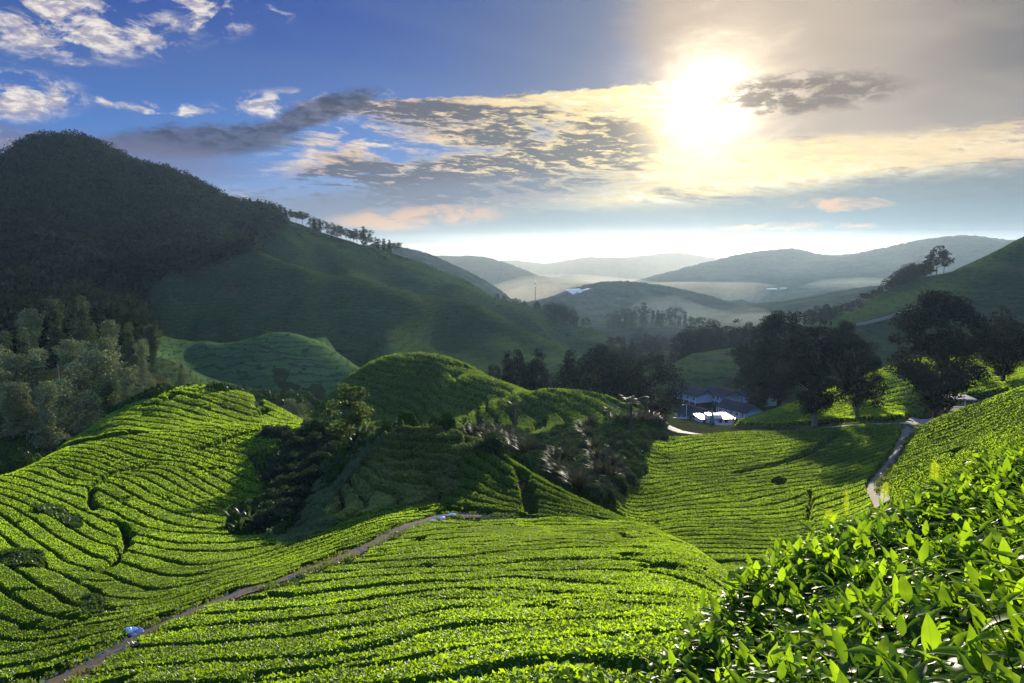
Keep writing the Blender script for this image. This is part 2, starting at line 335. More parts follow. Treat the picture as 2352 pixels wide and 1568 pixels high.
# village floor, knoll behind the big trees
HILL += 1
P('ground', (1540, 905, 268), (1600, 918, 262), (1700, 925, 258), (1760, 930, 250), (1540, 950, 225), (1620, 960, 215), (1560, 985, 190), (1650, 978, 195), (1480, 940, 210))
ridge('ground', [(1700, 962, 205), (1760, 944, 207), (1830, 920, 210), (1900, 894, 214), (1980, 862, 220), (2050, 836, 226), (2110, 822, 228), (2250, 810, 225)], [(1.06, 14), (1.2, 20)], 2)
P('ground', (1800, 965, 182), (1900, 945, 188), (2000, 920, 192), (2060, 880, 205), (2150, 900, 190), (1980, 945, 180), (2100, 945, 172), (2200, 930, 172), (2280, 905, 176), (2351, 880, 170))
P('ground', (1700, 985, 170), (1800, 982, 166), (1880, 975, 165), (1960, 968, 163), (2050, 965, 160), (2130, 962, 157), (2190, 945, 160))
# right middle fields
HILL += 1
P('ground', (1520, 1010, 145), (1600, 1000, 152), (1700, 1000, 155), (1850, 990, 155), (2000, 985, 150), (2060, 985, 145), (1510, 1080, 115), (1620, 1060, 125), (1700, 1070, 122), (1780, 1040, 135), (1900, 1040, 133), (2000, 1030, 130),
  (1440, 1150, 90), (1600, 1140, 97), (1700, 1150, 95), (1900, 1110, 104), (1560, 1200, 78), (1680, 1225, 72), (1800, 1215, 76), (1700, 1285, 60), (1850, 1170, 87), (1760, 1310, 54), (1980, 1120, 95), (1920, 1180, 82), (1560, 1100, 108), (1800, 1090, 112))
P('ground', (2080, 1000, 138), (2050, 1040, 120), (2010, 1085, 103), (1990, 1115, 94), (2020, 1145, 84))
# right near slope
HILL += 1
ridge('ground', [(2110, 980, 130), (2160, 955, 127), (2220, 932, 122), (2290, 907, 114), (2351, 886, 106), (2500, 830, 96), (2700, 760, 90)], [(1.12, 16), (1.35, 35)], 2)
P('ground', (2200, 1000, 102), (2300, 960, 90), (2351, 965, 78), (2100, 1060, 92), (2200, 1060, 74), (2300, 1030, 62), (2050, 1120, 82), (2351, 1030, 56), (2100, 1120, 70), (2600, 930, 60), (2200, 1120, 55), (2000, 1190, 62))
# far plain to the horizon, sides
HILL += 1
P('hill', *[(x, 612, 6000) for x in range(-500, 2900, 260)])
P('ground', (-500, 640, 1500), (-500, 640, 3500), (-200, 620, 2500), (200, 610, 3000), (600, 612, 3000), (2700, 640, 1600), (-500, 1000, 150), (-500, 1300, 36), (-500, 1500, 16), (2800, 700, 180), (2800, 900, 60))

A_ = np.array([(p[0] * KS, p[1], p[2]) for p in PTS])
TAGS = [p[3] for p in PTS]
# merge near-duplicates
keep = []
for i in range(len(A_)):
    if all((A_[i, 0] - A_[j, 0]) ** 2 + (A_[i, 1] - A_[j, 1]) ** 2 > 0.0007 for j in keep): keep.append(i)
A_ = A_[keep]; TAGS = [TAGS[i] for i in keep]
def phi(r2): return r2 ** 0.8
def rbf_fit(p, f, lam=0.0):
    d2 = ((p[:, None, :] - p[None]) ** 2).sum(-1)
    n = len(p); K = np.zeros((n + 3, n + 3))
    K[:n, :n] = phi(d2) - lam * np.eye(n); K[:n, n] = 1; K[:n, n + 1:] = p; K[n, :n] = 1; K[n + 1:, :n] = p.T
    return np.linalg.solve(K, np.concatenate([f, np.zeros(3)]))
def rbf_eval(w, p, q):
    out = np.empty(len(q)); n = len(p)
    for i in range(0, len(q), 4000):
        c = q[i:i + 4000]
        d2 = ((c[:, None, 0] - p[None, :, 0]) ** 2 + (c[:, None, 1] - p[None, :, 1]) ** 2)
        out[i:i + 4000] = phi(d2) @ w[:n] + w[n] + c @ w[n + 1:]
    return out
S0, S1, V0, V1 = -1.0, 1.0, math.log(0.7), math.log(9500)
GS, GV = 360, 430
W_ = rbf_fit(A_[:, :2], A_[:, 2], 0.002)
_s, _v = np.meshgrid(np.linspace(S0, S1, GS), np.linspace(V0, V1, GV))
GRID = rbf_eval(W_, A_[:, :2], np.c_[_s.ravel() * KS, _v.ravel()]).reshape(GV, GS)
def cubic(G, fx, fy):
    ny, nx = G.shape
    fx = np.clip(fx, 0, nx - 1.001); fy = np.clip(fy, 0, ny - 1.001)
    ix = fx.astype(int); iy = fy.astype(int); ux = fx - ix; uy = fy - iy
    def wts(u): return (-.5 * u + u * u - .5 * u ** 3, 1 - 2.5 * u * u + 1.5 * u ** 3, .5 * u + 2 * u * u - 1.5 * u ** 3, -.5 * u * u + .5 * u ** 3)
    wx, wy = wts(ux), wts(uy); out = 0
    for j in range(4):
        yy = np.clip(iy - 1 + j, 0, ny - 1); row = 0
        for i in range(4): row = row + wx[i] * G[yy, np.clip(ix - 1 + i, 0, nx - 1)]
        out = out + wy[j] * row
    return out
def tgrid(s, v): return cubic(GRID, (np.asarray(s) - S0) / (S1 - S0) * (GS - 1), (np.asarray(v) - V0) / (V1 - V0) * (GV - 1))
VS = np.linspace(math.log(2.0), math.log(9000), 1500)
def hit(x, y, vmin=None):
    """pixel -> (s, v) of the first terrain surface along its ray"""
    s, t = st(x, y); s = np.atleast_1d(s); t = np.atleast_1d(t)
    T = tgrid(s[:, None] + 0 * VS, VS[None] + 0 * s[:, None])
    ok = T >= t[:, None]
    if vmin is not None: ok &= VS[None] >= vmin
    k = np.where(ok.any(1), ok.argmax(1), len(VS) - 1); k = np.maximum(k, 1)
    i = np.arange(len(s)); a = T[i, k - 1] - t; b = T[i, k] - t
    u = np.clip(a / np.where(np.abs(a - b) < 1e-9, 1, a - b), 0, 1)
    return s, VS[k - 1] + (VS[1] - VS[0]) * u
def height(X_, Y_):
    Y_ = np.maximum(np.asarray(Y_, float), 0.71)
    return tgrid(np.asarray(X_) / Y_, np.log(Y_)) * Y_
# ------------------------------------------------------------------ value noise in numpy
_perm = np.random.default_rng(3).random(65536).astype(np.float32)
def vnoise(x, y, seed=0):
    xi = np.floor(x).astype(np.int64); yi = np.floor(y).astype(np.int64); u = x - xi; w = y - yi
    u = u * u * (3 - 2 * u); w = w * w * (3 - 2 * w)
    h = lambda a, b: _perm[(a * 73856093 ^ b * 19349663 ^ (seed * 83492791)) & 65535]
    return (h(xi, yi) * (1 - u) + h(xi + 1, yi) * u) * (1 - w) + (h(xi, yi + 1) * (1 - u) + h(xi + 1, yi + 1) * u) * w
def fbm(x, y, o=4, seed=0):
    r = 0; a = 0.5
    for i in range(o): r = r + a * (vnoise(x * 2 ** i, y * 2 ** i, seed + i) - 0.5); a *= 0.5
    return r
# ------------------------------------------------------------------ mesh helpers
def mesh_np(name, V, F, mats, midx=None, smooth=True, attrs=None):
    V = np.ascontiguousarray(V, np.float32); F = np.ascontiguousarray(F, np.int32)
    me = bpy.data.meshes.new(name); k = F.shape[1]; n = len(F)
    me.vertices.add(len(V)); me.vertices.foreach_set('co', V.ravel())
    me.loops.add(n * k); me.loops.foreach_set('vertex_index', F.ravel())
    me.polygons.add(n); me.polygons.foreach_set('loop_start', np.arange(0, n * k, k, dtype=np.int32))
    me.polygons.foreach_set('use_smooth', np.full(n, smooth, bool) if isinstance(smooth, bool) else smooth)
    for m in mats: me.materials.append(m)
    if midx is not None: me.polygons.foreach_set('material_index', np.ascontiguousarray(midx, np.int32))
    for an, av in (attrs or {}).items():
        a = me.attributes.new(an, 'FLOAT', 'POINT'); a.data.foreach_set('value', np.ascontiguousarray(av, np.float32))
    me.update(calc_edges=True); me.validate(verbose=False)
    return me
def link(name, me, parent=None, loc=None):
    o = bpy.data.objects.new(name, me); col.objects.link(o)
    if parent is not None: o.parent = parent
    if loc is not None: o.location = loc
    return o
def empty(name, loc, rz=0.0):
    o = bpy.data.objects.new(name, None); col.objects.link(o); o.location = loc; o.rotation_euler = (0, 0, rz); o.empty_display_size = 0.5
    return o
def tag(o, label=None, cat=None, group=None, kind=None):
    for k, v in (('label', label), ('category', cat), ('group', group), ('kind', kind)):
        if v: o[k] = v
    return o
# ------------------------------------------------------------------ materials
def new_mat(name):
    m = bpy.data.materials.new(name); m.use_nodes = True
    return m, NT(m.node_tree)
def finish(N, sh):
    out = N.n('ShaderNodeOutputMaterial'); N.t.links.new(sh, out.inputs[0])
def principled(N, colr, rough=0.7, spec=0.2, normal=None, metallic=0.0):
    b = N.n('ShaderNodeBsdfPrincipled'); N.put(b.inputs['Base Color'], colr if not isinstance(colr, tuple) else colr + (1.0,))
    N.put(b.inputs['Roughness'], rough); N.put(b.inputs['Specular IOR Level'], spec); b.inputs['Metallic'].default_value = metallic
    if normal is not None: N.t.links.new(normal, b.inputs['Normal'])
    return b.outputs[0]
def diffuse(N, colr, normal=None):
    b = N.n('ShaderNodeBsdfDiffuse'); N.put(b.inputs[0], colr if not isinstance(colr, tuple) else colr + (1.0,))
    if normal is not None: N.t.links.new(normal, b.inputs['Normal'])
    return b.outputs[0]
def mixsh(N, f, a, b):
    m = N.n('ShaderNodeMixShader'); N.put(m.inputs[0], f); N.t.links.new(a, m.inputs[1]); N.t.links.new(b, m.inputs[2]); return m.outputs[0]
def bump(N, h, strength, dist):
    b = N.n('ShaderNodeBump'); N.put(b.inputs['Height'], h); b.inputs['Strength'].default_value = strength; b.inputs['Distance'].default_value = dist
    return b.outputs[0]
def pos(N):
    g = N.n('ShaderNodeNewGeometry'); return g.outputs['Position']
def plain(name, colr, rough=0.6, spec=0.3, nscale=3.0, namp=0.25, metallic=0.0):
    m, N = new_mat(name)
    n = N.noise(pos(N), nscale, 4)
    c = N.mix(n, tuple(v * (1 - namp) for v in colr), tuple(v * (1 + namp) for v in colr))
    finish(N, principled(N, c, rough, spec, None, metallic)); return m
def leafy(name, dif, tra, k_tra=0.5, vary=0.35, scale=0.6, gloss=0.06, rough=0.35, warm=None):
    """leaf surface: part scatters back, part lets light through"""
    m, N = new_mat(name)
    p = pos(N); n1 = N.noise(p, scale, 3); n2 = N.noise(p, scale * 14, 2, 0.7)
    isl = N.n('ShaderNodeAttribute', attribute_name='leaf')
    f = (n1 * 0.5 + X(N, isl.outputs['Fac']) * 0.7 + n2 * 0.3 - 0.25).clamp()
    lo = lambda c: tuple(v * (1 - vary) for v in c)
    hi = lambda c, w: (c[0] * (1 + vary + w), c[1] * (1 + vary), c[2])
    w = 0.25 if warm is None else warm
    cd = N.mix(f, lo(dif), hi(dif, w)); ct = N.mix(f, lo(tra), hi(tra, w))
    d = diffuse(N, cd)
    t = N.n('ShaderNodeBsdfTranslucent'); N.put(t.inputs[0], ct)
    s = mixsh(N, k_tra, d, t.outputs[0])
    if gloss > 0:
        g = N.n('ShaderNodeBsdfGlossy'); g.inputs['Roughness'].default_value = rough; g.inputs[0].default_value = (0.9, 0.95, 1, 1)
        s = mixsh(N, gloss, s, g.outputs[0])
    finish(N, s); return m

def mat_ground():
    m, N = new_mat('undergrowth_and_soil')
    p = pos(N); n = N.noise(p, 0.25, 6, 0.6); n2 = N.noise(p, 3.0, 5, 0.65)
    c = N.mix(N.ss(n * 0.6 + n2 * 0.4, 0.42, 0.58), (0.035, 0.026, 0.018), (0.030, 0.055, 0.014))
    finish(N, diffuse(N, c, bump(N, n2, 0.8, 0.25))); return m
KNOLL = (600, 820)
def mat_tea_far(name='tea_hillside', k=1.0):
    m, N = new_mat(name)
    p = pos(N); sep = N.n('ShaderNodeSeparateXYZ'); N.t.links.new(p, sep.inputs[0]); z = X(N, sep.outputs[2])
    n = N.noise(p, 0.02, 5, 0.6); n2 = N.noise(p, 0.45, 5, 0.65); n3 = N.noise(p, 0.09, 4, 0.6)
    fr = N.math('FRACT', z * 0.55 + n3 * 3.0 + n2 * 0.45)
    gap = N.ss(N.math('ABSOLUTE', fr - 0.5), 0.36, 0.47)
    fr2 = N.math('FRACT', z * 0.06 + n * 2.2)
    path = N.ss(N.math('ABSOLUTE', fr2 - 0.5), 0.475, 0.492)
    c = N.mix(N.ss(n * 0.5 + n2 * 0.5, 0.36, 0.64), tuple(v * k for v in (0.016, 0.033, 0.015)), tuple(v * k for v in (0.038, 0.066, 0.022)))
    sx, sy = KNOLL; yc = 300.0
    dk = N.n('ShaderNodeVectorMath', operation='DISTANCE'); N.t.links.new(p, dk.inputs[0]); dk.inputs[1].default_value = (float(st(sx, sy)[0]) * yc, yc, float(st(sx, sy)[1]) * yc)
    knoll_light = N.ss(X(N, dk.outputs['Value']) + n * 30.0, 95.0, 40.0)              # soft light on the small knoll, painted as a brighter colour
    c = N.mix(knoll_light, c, N.mix(1.0, c, (2.0, 2.0, 2.0), 'MULTIPLY'))
    c = N.mix(N.ss(n3, 0.56, 0.70) * 0.6, c, (0.045, 0.042, 0.028))
    c = N.mix(gap * 0.62, c, (0.012, 0.018, 0.009))
    c = N.mix(path * 0.6, c, (0.06, 0.052, 0.04))
    h = n2 * 0.5 - gap * 0.5
    finish(N, diffuse(N, c, bump(N, h, 0.7, 1.2))); return m
def mat_forest_far(name, a, b, sc):
    m, N = new_mat(name)
    p = pos(N); n = N.noise(p, sc, 4, 0.6)
    vo = N.n('ShaderNodeTexVoronoi'); N.t.links.new(p, vo.inputs[0]); vo.inputs['Scale'].default_value = sc * 4
    h = X(N, vo.outputs[0])
    c = N.mix(N.ss(n, 0.35, 0.65), a, b)
    finish(N, diffuse(N, c, bump(N, h * -1.0 + n * 0.5, 1.0, 6.0))); return m
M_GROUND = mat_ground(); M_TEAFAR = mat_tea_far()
M_MOUNT = mat_forest_far('forest_floor', (0.012, 0.022, 0.012), (0.022, 0.038, 0.016), 0.05)
M_FORFAR = mat_forest_far('wooded_hillside', (0.010, 0.017, 0.011), (0.022, 0.033, 0.016), 0.02)
M_ROAD = plain('worn_track_surface', (0.15, 0.13, 0.115), 0.9, 0.1, 2.2, 0.75)

# ------------------------------------------------------------------ terrain sheets, split where one hill meets the next
def dist_poly(x, y, L):
    """distance from points to a polyline and the parameter along it"""
    best = np.full(x.shape, 1e9)
    for (ax, ay), (bx, by) in zip(L[:-1], L[1:]):
        dx, dy = bx - ax, by - ay; u = np.clip(((x - ax) * dx + (y - ay) * dy) / (dx * dx + dy * dy + 1e-9), 0, 1)
        best = np.minimum(best, np.hypot(x - ax - u * dx, y - ay - u * dy))
    return best
def in_poly(x, y, poly):
    r = np.zeros(x.shape, bool); n = len(poly)
    for i in range(n):
        ax, ay = poly[i]; bx, by = poly[(i + 1) % n]
        if ay == by: continue
        c = ((ay > y) != (by > y)) & (x < (bx - ax) * (y - ay) / (by - ay) + ax); r ^= c
    return r
def wpts(pp, vmin=None):
    pp = np.asarray(pp, float); s, v = hit(pp[:, 0], pp[:, 1], vmin); Y = np.exp(v)
    return np.c_[s * Y, Y]
def dense(pp, n=6): return catmull(np.asarray(pp, float), n)

DROP = 0.8                                           # height of the clipped tea canopy over the soil
PATH_MID = [(60, 1590), (170, 1538), (300, 1463), (420, 1406), (560, 1350), (680, 1310), (790, 1272), (890, 1224), (960, 1195), (1020, 1180), (1080, 1180), (1220, 1186)]
PATH_W = wpts(dense(PATH_MID, 5))
def drop(X_, Y_):
    """depth of the soil below the clipped canopy; the main path runs on a raised bench"""
    X_ = np.asarray(X_, float); Y_ = np.asarray(Y_, float); d = np.full(X_.shape, DROP) * np.clip(1 - (Y_ - 300) / 200, 0, 1)
    k = (Y_ < 60) & (Y_ > 8)
    if k.any():
        dd = dist_poly(X_[k], Y_[k], PATH_W); d[k] -= 0.62 * np.clip(1.5 - dd / 1.6, 0, 1)
    return d
def relief(X_, Y_):
    """gullies and spurs on the middle-distance hills"""
    X_ = np.asarray(X_, float); Y_ = np.asarray(Y_, float); mid = np.clip((Y_ - 250) / 120, 0, 1) * np.clip((1100 - Y_) / 200, 0, 1)
    rd = 1 - np.abs(fbm(X_ / 95 + Y_ / 400, Y_ / 210, 3, 31)) * 5.0
    return mid * (fbm(X_ / 30, Y_ / 30, 3, 11) * 3.0 + (rd - 0.45) * 5.5)
def build_terrain():
    ns, nv = 840, 1250
    s, v = np.meshgrid(np.linspace(-0.96, 0.96, ns), np.linspace(math.log(0.75), math.log(6100), nv))
    Y = np.exp(v); Xw = s * Y; t = tgrid(s, v); Z = t * Y
    far = np.clip((Y - 900) / 500, 0, 1); mid = np.clip((Y - 230) / 120, 0, 1) * np.clip((1100 - Y) / 200, 0, 1)
    # lumps of woodland on the far hills, gullies on the tea hills
    Z = Z + far * (fbm(s * 220, v * 90, 3, 5) * 0.0045 * np.minimum(Y, 3200) + np.abs(fbm(s * 500, v * 300, 2, 9)) * 0.0022 * np.minimum(Y, 3200))
    Z = Z + relief(Xw, Y) - drop(Xw, Y)
    near = np.clip(1 - Y / 160, 0, 1); Z = Z + near * fbm(Xw / 1.5, Y / 1.5, 3, 2) * 0.12
    V = np.stack([Xw, Y, Z], -1).reshape(-1, 3)
    # nearest control point names the region
    lab = np.array(TAGS); uq = sorted(set(TAGS)); code = np.array([uq.index(q) for q in TAGS])
    sc_, vc_ = np.meshgrid(np.linspace(-0.96, 0.96, 839), np.linspace(math.log(0.75), math.log(6100), 1249))
    q = np.c_[sc_.ravel() * KS + fbm(sc_.ravel() * 60, vc_.ravel() * 25, 3, 1) * 0.22, vc_.ravel() + fbm(sc_.ravel() * 60, vc_.ravel() * 25, 3, 6) * 0.22]; near_ = np.empty(len(q), int)
    for i in range(0, len(q), 8000):
        c = q[i:i + 8000]; near_[i:i + 8000] = code[((c[:, None] - A_[None, :, :2]) ** 2).sum(-1).argmin(1)]
    near_ = near_.reshape(1249, 839)
    fi = (np.arange(nv - 1) / (nv - 2) * 1248).round().astype(int); fj = (np.arange(ns - 1) / (ns - 2) * 838).round().astype(int)
    reg = near_[fi][:, fj].ravel()
    i = np.arange(nv * ns).reshape(nv, ns)
    F = np.stack([i[:-1, :-1], i[:-1, 1:], i[1:, 1:], i[1:, :-1]], -1).reshape(-1, 4)
    Yf = Y[:-1, :-1].ravel()
    for k, nm in enumerate(uq):
        sel = F[reg == k]
        if not len(sel): continue
        u, inv = np.unique(sel.ravel(), return_inverse=True)
        base = nm if nm in ('ground', 'mountain') else 'hill'
        ymed = np.median(Yf[reg == k])
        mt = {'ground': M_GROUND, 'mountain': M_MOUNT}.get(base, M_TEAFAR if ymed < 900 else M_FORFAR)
        if base == 'ground': mts = [M_GROUND, M_FORFAR]; mi = (Yf[reg == k] > 700).astype(np.int32)
        else: mts = [mt]; mi = None
        o = link(base, mesh_np(base, V[u], inv.reshape(-1, 4), mts, mi)); tag(o, kind='structure')
    # the ground goes on beside and behind the viewer, a little below the hillside sheet where they meet
    gx, gy = np.meshgrid(np.linspace(-75, 75, 120), np.linspace(-22, 62, 70)); yc = np.maximum(gy, 0.76)
    gz = tgrid(np.clip(gx / yc, -0.96, 0.96), np.log(yc)) * yc - DROP - 0.35 + 0.10 * fbm(gx, gy, 2, 5)
    i = np.arange(gx.size).reshape(gx.shape)
    F = np.stack([i[:-1, :-1], i[:-1, 1:], i[1:, 1:], i[1:, :-1]], -1).reshape(-1, 4)
    tag(link('ground', mesh_np('ground', np.stack([gx, gy, gz], -1).reshape(-1, 3), F, [M_GROUND])), kind='structure')
build_terrain()
# ------------------------------------------------------------------ tea hedges
def c6(L): return [(x * .3376, y * .3376 + 1038.5) for x, y in L]
def c7(L): return [(x * .3376 + 784, y * .3376 + 1038.5) for x, y in L]
def c8(L): return [(x * .3376 + 1567.7, y * .3376 + 1038.5) for x, y in L]
def c3(L): return [(x * .3376, y * .3376 + 529.2) for x, y in L]
def d5(L): return [(x * .2625 + 500, y * .2625 + 852.8) for x, y in L]

PATH_L = [(-60, 1568), (0, 1560), (111, 1528), (230, 1480), (287, 1462), (324, 1428), (415, 1398), (490, 1373), (540, 1347), (611, 1333), (695, 1296), (773, 1262), (818, 1252), (875, 1226), (905, 1210), (940, 1196), (987, 1182), (1022, 1165), (1060, 1165), (1155, 1172), (1209, 1180)]
PATH_R = [(138, 1570), (203, 1538), (284, 1488), (365, 1452), (436, 1418), (506, 1384), (608, 1364), (692, 1333), (784, 1300), (835, 1275), (902, 1242), (946, 1214), (1000, 1196), (1047, 1190), (1122, 1192), (1223, 1188), (1290, 1185)]

LEAF_UNIT = np.array([(0, 0, 0), (0.42, 0.30, 0.10), (1, 0, 0.0), (0.42, -0.30, 0.10)])   # a leaf: base, side, tip, side
def scatter_leaves(V, F, rowid, n, size_fn, r, lift=0.35, spread=0.45, weights=None):
    """leaf faces standing on the canopy faces F; returns verts, quads, row ids, tint"""
    a, b, c, d = (V[F[:, i]] for i in range(4))
    nrm = np.cross(c - a, d - b); area = np.linalg.norm(nrm, axis=1) * 0.5 + 1e-9; nrm /= (area[:, None] * 2)
    cen = (a + c) / 2; L = size_fn(cen[:, 1])
    w = area / L ** 2 * (1 if weights is None else weights); w = w / w.sum()
    k = r.choice(len(F), n, p=w)
    u, q = r.random((n, 1)), r.random((n, 1))
    p = (a[k] * (1 - u) + b[k] * u) * (1 - q) + (d[k] * (1 - u) + c[k] * u) * q
    Lk = L[k][:, None] * r.uniform(0.65, 1.35, (n, 1))
    rv = r.normal(size=(n, 3)); tan = rv - nrm[k] * (rv * nrm[k]).sum(1)[:, None]; tan /= np.linalg.norm(tan, axis=1)[:, None]
    dirv = tan + nrm[k] * (r.normal(size=(n, 1)) * spread + lift); dirv /= np.linalg.norm(dirv, axis=1)[:, None]
    side = np.cross(dirv, nrm[k] + r.normal(size=(n, 3)) * 0.45); side /= np.linalg.norm(side, axis=1)[:, None] + 1e-9
    nn = np.cross(dirv, side)
    p = p + nrm[k] * Lk * r.uniform(-0.35, 0.2, (n, 1))
    W = p[:, None, :] + LEAF_UNIT[None, :, 0:1] * (dirv * Lk)[:, None, :] + LEAF_UNIT[None, :, 1:2] * (side * Lk)[:, None, :] + LEAF_UNIT[None, :, 2:3] * (nn * Lk)[:, None, :]
    tint = np.repeat(r.random(n), 4)
    return W.reshape(-1, 3), np.arange(n * 4).reshape(n, 4), rowid[k], tint

M_TEA = leafy('tea_leaves', (0.068, 0.165, 0.008), (0.34, 0.57, 0.010), 0.52, 0.72, 0.35, 0.03, 0.42, 0.16)
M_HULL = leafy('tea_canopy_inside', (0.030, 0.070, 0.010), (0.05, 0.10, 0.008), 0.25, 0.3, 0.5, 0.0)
M_TEA_OLD = leafy('tea_leaves_mature', (0.045, 0.100, 0.016), (0.14, 0.26, 0.014), 0.45, 0.45, 0.30, 0.02, 0.45)
M_SHRUB = leafy('shrub_leaves', (0.150, 0.185, 0.065), (0.12, 0.17, 0.03), 0.36, 0.75, 0.9, 0.03, 0.4, 0.1)

def row_phase(lines, spacing, k=1.0):
    """integer row numbers on traced furrows, spread over the field as a smooth surface"""
    W3 = []
    for L in lines:
        w = wpts(dense(L, 4)); W3.append(np.c_[w, height(w[:, 0], w[:, 1])])
    pts, val, ph = [], [], 0.0
    for i, w in enumerate(W3):
        if i:
            d = np.linalg.norm(w[:, None] - W3[i - 1][None], axis=2).min(1)
            ph += max(1.0, round(float(np.percentile(d, 60)) / spacing))
        pts.append(w[:, :2]); val.append(np.full(len(w), ph))
    p = np.vstack(pts); f = np.concatenate(val); c = p.mean(0); sc = p.std() + 1e-6
    q = (p - c) / sc
    kk = []
    for i in range(len(q)):
        if all((q[i, 0] - q[j, 0]) ** 2 + (q[i, 1] - q[j, 1]) ** 2 > 2e-4 for j in kk): kk.append(i)
    q = q[kk]; w = rbf_fit(q, f[kk], 0.01)
    return lambda X_, Y_: rbf_eval(w, q, (np.c_[X_.ravel(), Y_.ravel()] - c) / sc).reshape(X_.shape)

def tea_field(key, poly, vr, phase, ds, dv, srange, nleaf, leaf_size, mat_leaf, cuts=(), bare=(), per_row=None, stuff=None, gapw=0.10, wob=0.22,
              rough=0.10, lift=0.35, spread=0.45, seed=0, closed=0.0, extra=None, shade_and_age=None):
    """one planted slope. poly: pixel outline; phase(X,Y) -> row number; furrows lie at whole numbers"""
    r = np.random.default_rng(100 + seed)
    s, v = np.meshgrid(np.arange(srange[0], srange[1], ds), np.arange(math.log(vr[0]), math.log(vr[1]), dv))
    Y = np.exp(v); X_ = s * Y; t = tgrid(s, v); Z = t * Y
    px, py = pix(s, t)
    jx = fbm(X_ / 2.5, Y / 2.5, 3, 70 + seed) * 900 / Y
    ins = in_poly(px + jx, py + jx * 0.6, poly)
    for b in bare: ins &= ~in_poly(px + jx, py + jx, b)
    if extra is not None: ins &= extra(X_, Y)
    cell = s[0, 1] - s[0, 0]
    sub = phase(X_[::4, ::4], Y[::4, ::4])
    gy = (np.arange(s.shape[0]) / 4.0)[:, None] + 0 * s; gx = (np.arange(s.shape[1]) / 4.0)[None] + 0 * s
    ph = cubic(sub, gx, gy)
    ph = ph + wob * fbm(X_ / 3.2, Y / 3.2, 3, 20 + seed) + wob * 0.2 * fbm(X_ / 0.9, Y / 0.9, 2, 40 + seed)
    fr = ph - np.floor(ph); e = np.minimum(fr, 1 - fr)
    gw = gapw * (1 + 1.2 * fbm(X_ / 6.0, Y / 6.0, 2, 33 + seed)) - closed * np.clip(fbm(X_ / 7, Y / 7, 2, 51 + seed) * 4, 0, 1)
    prof = np.clip((e - gw) / 0.11, 0, 1); prof = 1 - (1 - prof) ** 2.2
    prof = np.where(gw <= 0, 1.0, prof)
    pit = np.clip((fbm(X_ / 1.5, Y / 1.5, 3, 90 + seed) - 0.21) / 0.07, 0, 1) * np.clip(fbm(X_ / 9, Y / 9, 2, 93 + seed) * 5 + 0.5, 0, 1)
    prof = prof * (1 - 0.75 * pit)
    for L, wid in cuts:
        w = wpts(dense(L, 5)); d = dist_poly(X_ + fbm(X_ / 1.2, Y / 1.2, 2, 8) * 0.8, Y, w)
        q = np.clip((d - wid * 0.5) / 0.35, 0, 1); prof = np.minimum(prof, 1 - (1 - q) ** 2)
    prof = np.where(ins, prof, 0)
    Zc = Z - DROP * 1.15 * (1 - prof) + prof * rough * (fbm(X_ / 0.8, Y / 0.8, 3, 60 + seed) + 1.2 * fbm(X_ / 3, Y / 3, 2, 61 + seed))
    V = np.stack([X_, Y, Zc], -1).reshape(-1, 3)
    nv, ns = s.shape; i = np.arange(nv * ns).reshape(nv, ns)
    F = np.stack([i[:-1, :-1], i[:-1, 1:], i[1:, 1:], i[1:, :-1]], -1).reshape(-1, 4)
    pm = prof.ravel()[F].max(1); F = F[pm > 0.04]
    row = np.floor(ph.ravel()[F].mean(1)).astype(int)
    # leaves only where a viewer near the path would see them; fewer deep in furrows
    LV, LF, lrow, tint = scatter_leaves(V, F, row, nleaf, leaf_size, r, lift, spread, weights=0.15 + prof.ravel()[F].mean(1))
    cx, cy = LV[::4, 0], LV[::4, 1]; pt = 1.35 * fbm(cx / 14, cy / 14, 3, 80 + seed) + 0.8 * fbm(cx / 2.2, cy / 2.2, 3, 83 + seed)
    if shade_and_age is not None: pt = pt - shade_and_age(cx, cy)  # darkens the leaf tint: painted shade, and older leaves on the near slope
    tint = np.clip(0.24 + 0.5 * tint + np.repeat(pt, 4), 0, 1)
    rows = sorted(set(row.tolist())) if per_row else [None]
    objs = []
    for rw in rows:
        if rw is None: f1, f2 = F, LF
        else:
            f1, f2 = F[row == rw], LF[lrow == rw]
            if len(f1) < 60: continue
        u1, i1 = np.unique(f1.ravel(), return_inverse=True)
        u2, i2 = np.unique(f2.ravel(), return_inverse=True)
        VV = np.vstack([V[u1], LV[u2]]); FF = np.vstack([i1.reshape(-1, 4), i2.reshape(-1, 4) + len(u1)])
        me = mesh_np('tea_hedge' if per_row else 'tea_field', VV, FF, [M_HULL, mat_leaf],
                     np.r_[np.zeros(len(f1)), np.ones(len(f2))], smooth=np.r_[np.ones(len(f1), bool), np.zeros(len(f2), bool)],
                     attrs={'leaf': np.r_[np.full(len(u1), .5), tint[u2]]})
        o = link('tea_hedge' if per_row else 'tea_field', me); objs.append((rw, o, float(np.median(VV[:, 1])), len(f1)))
    if per_row:
        objs.sort(key=lambda q: q[0]); n = len(objs)
        for j, (rw, o, ym, nf) in enumerate(objs):
            tag(o, per_row[0] % ordinal(j + 1), 'tea hedge', per_row[1])
    else:
        for _, o, _, _ in objs: tag(o, stuff, 'tea field', None, 'stuff')
    return objs
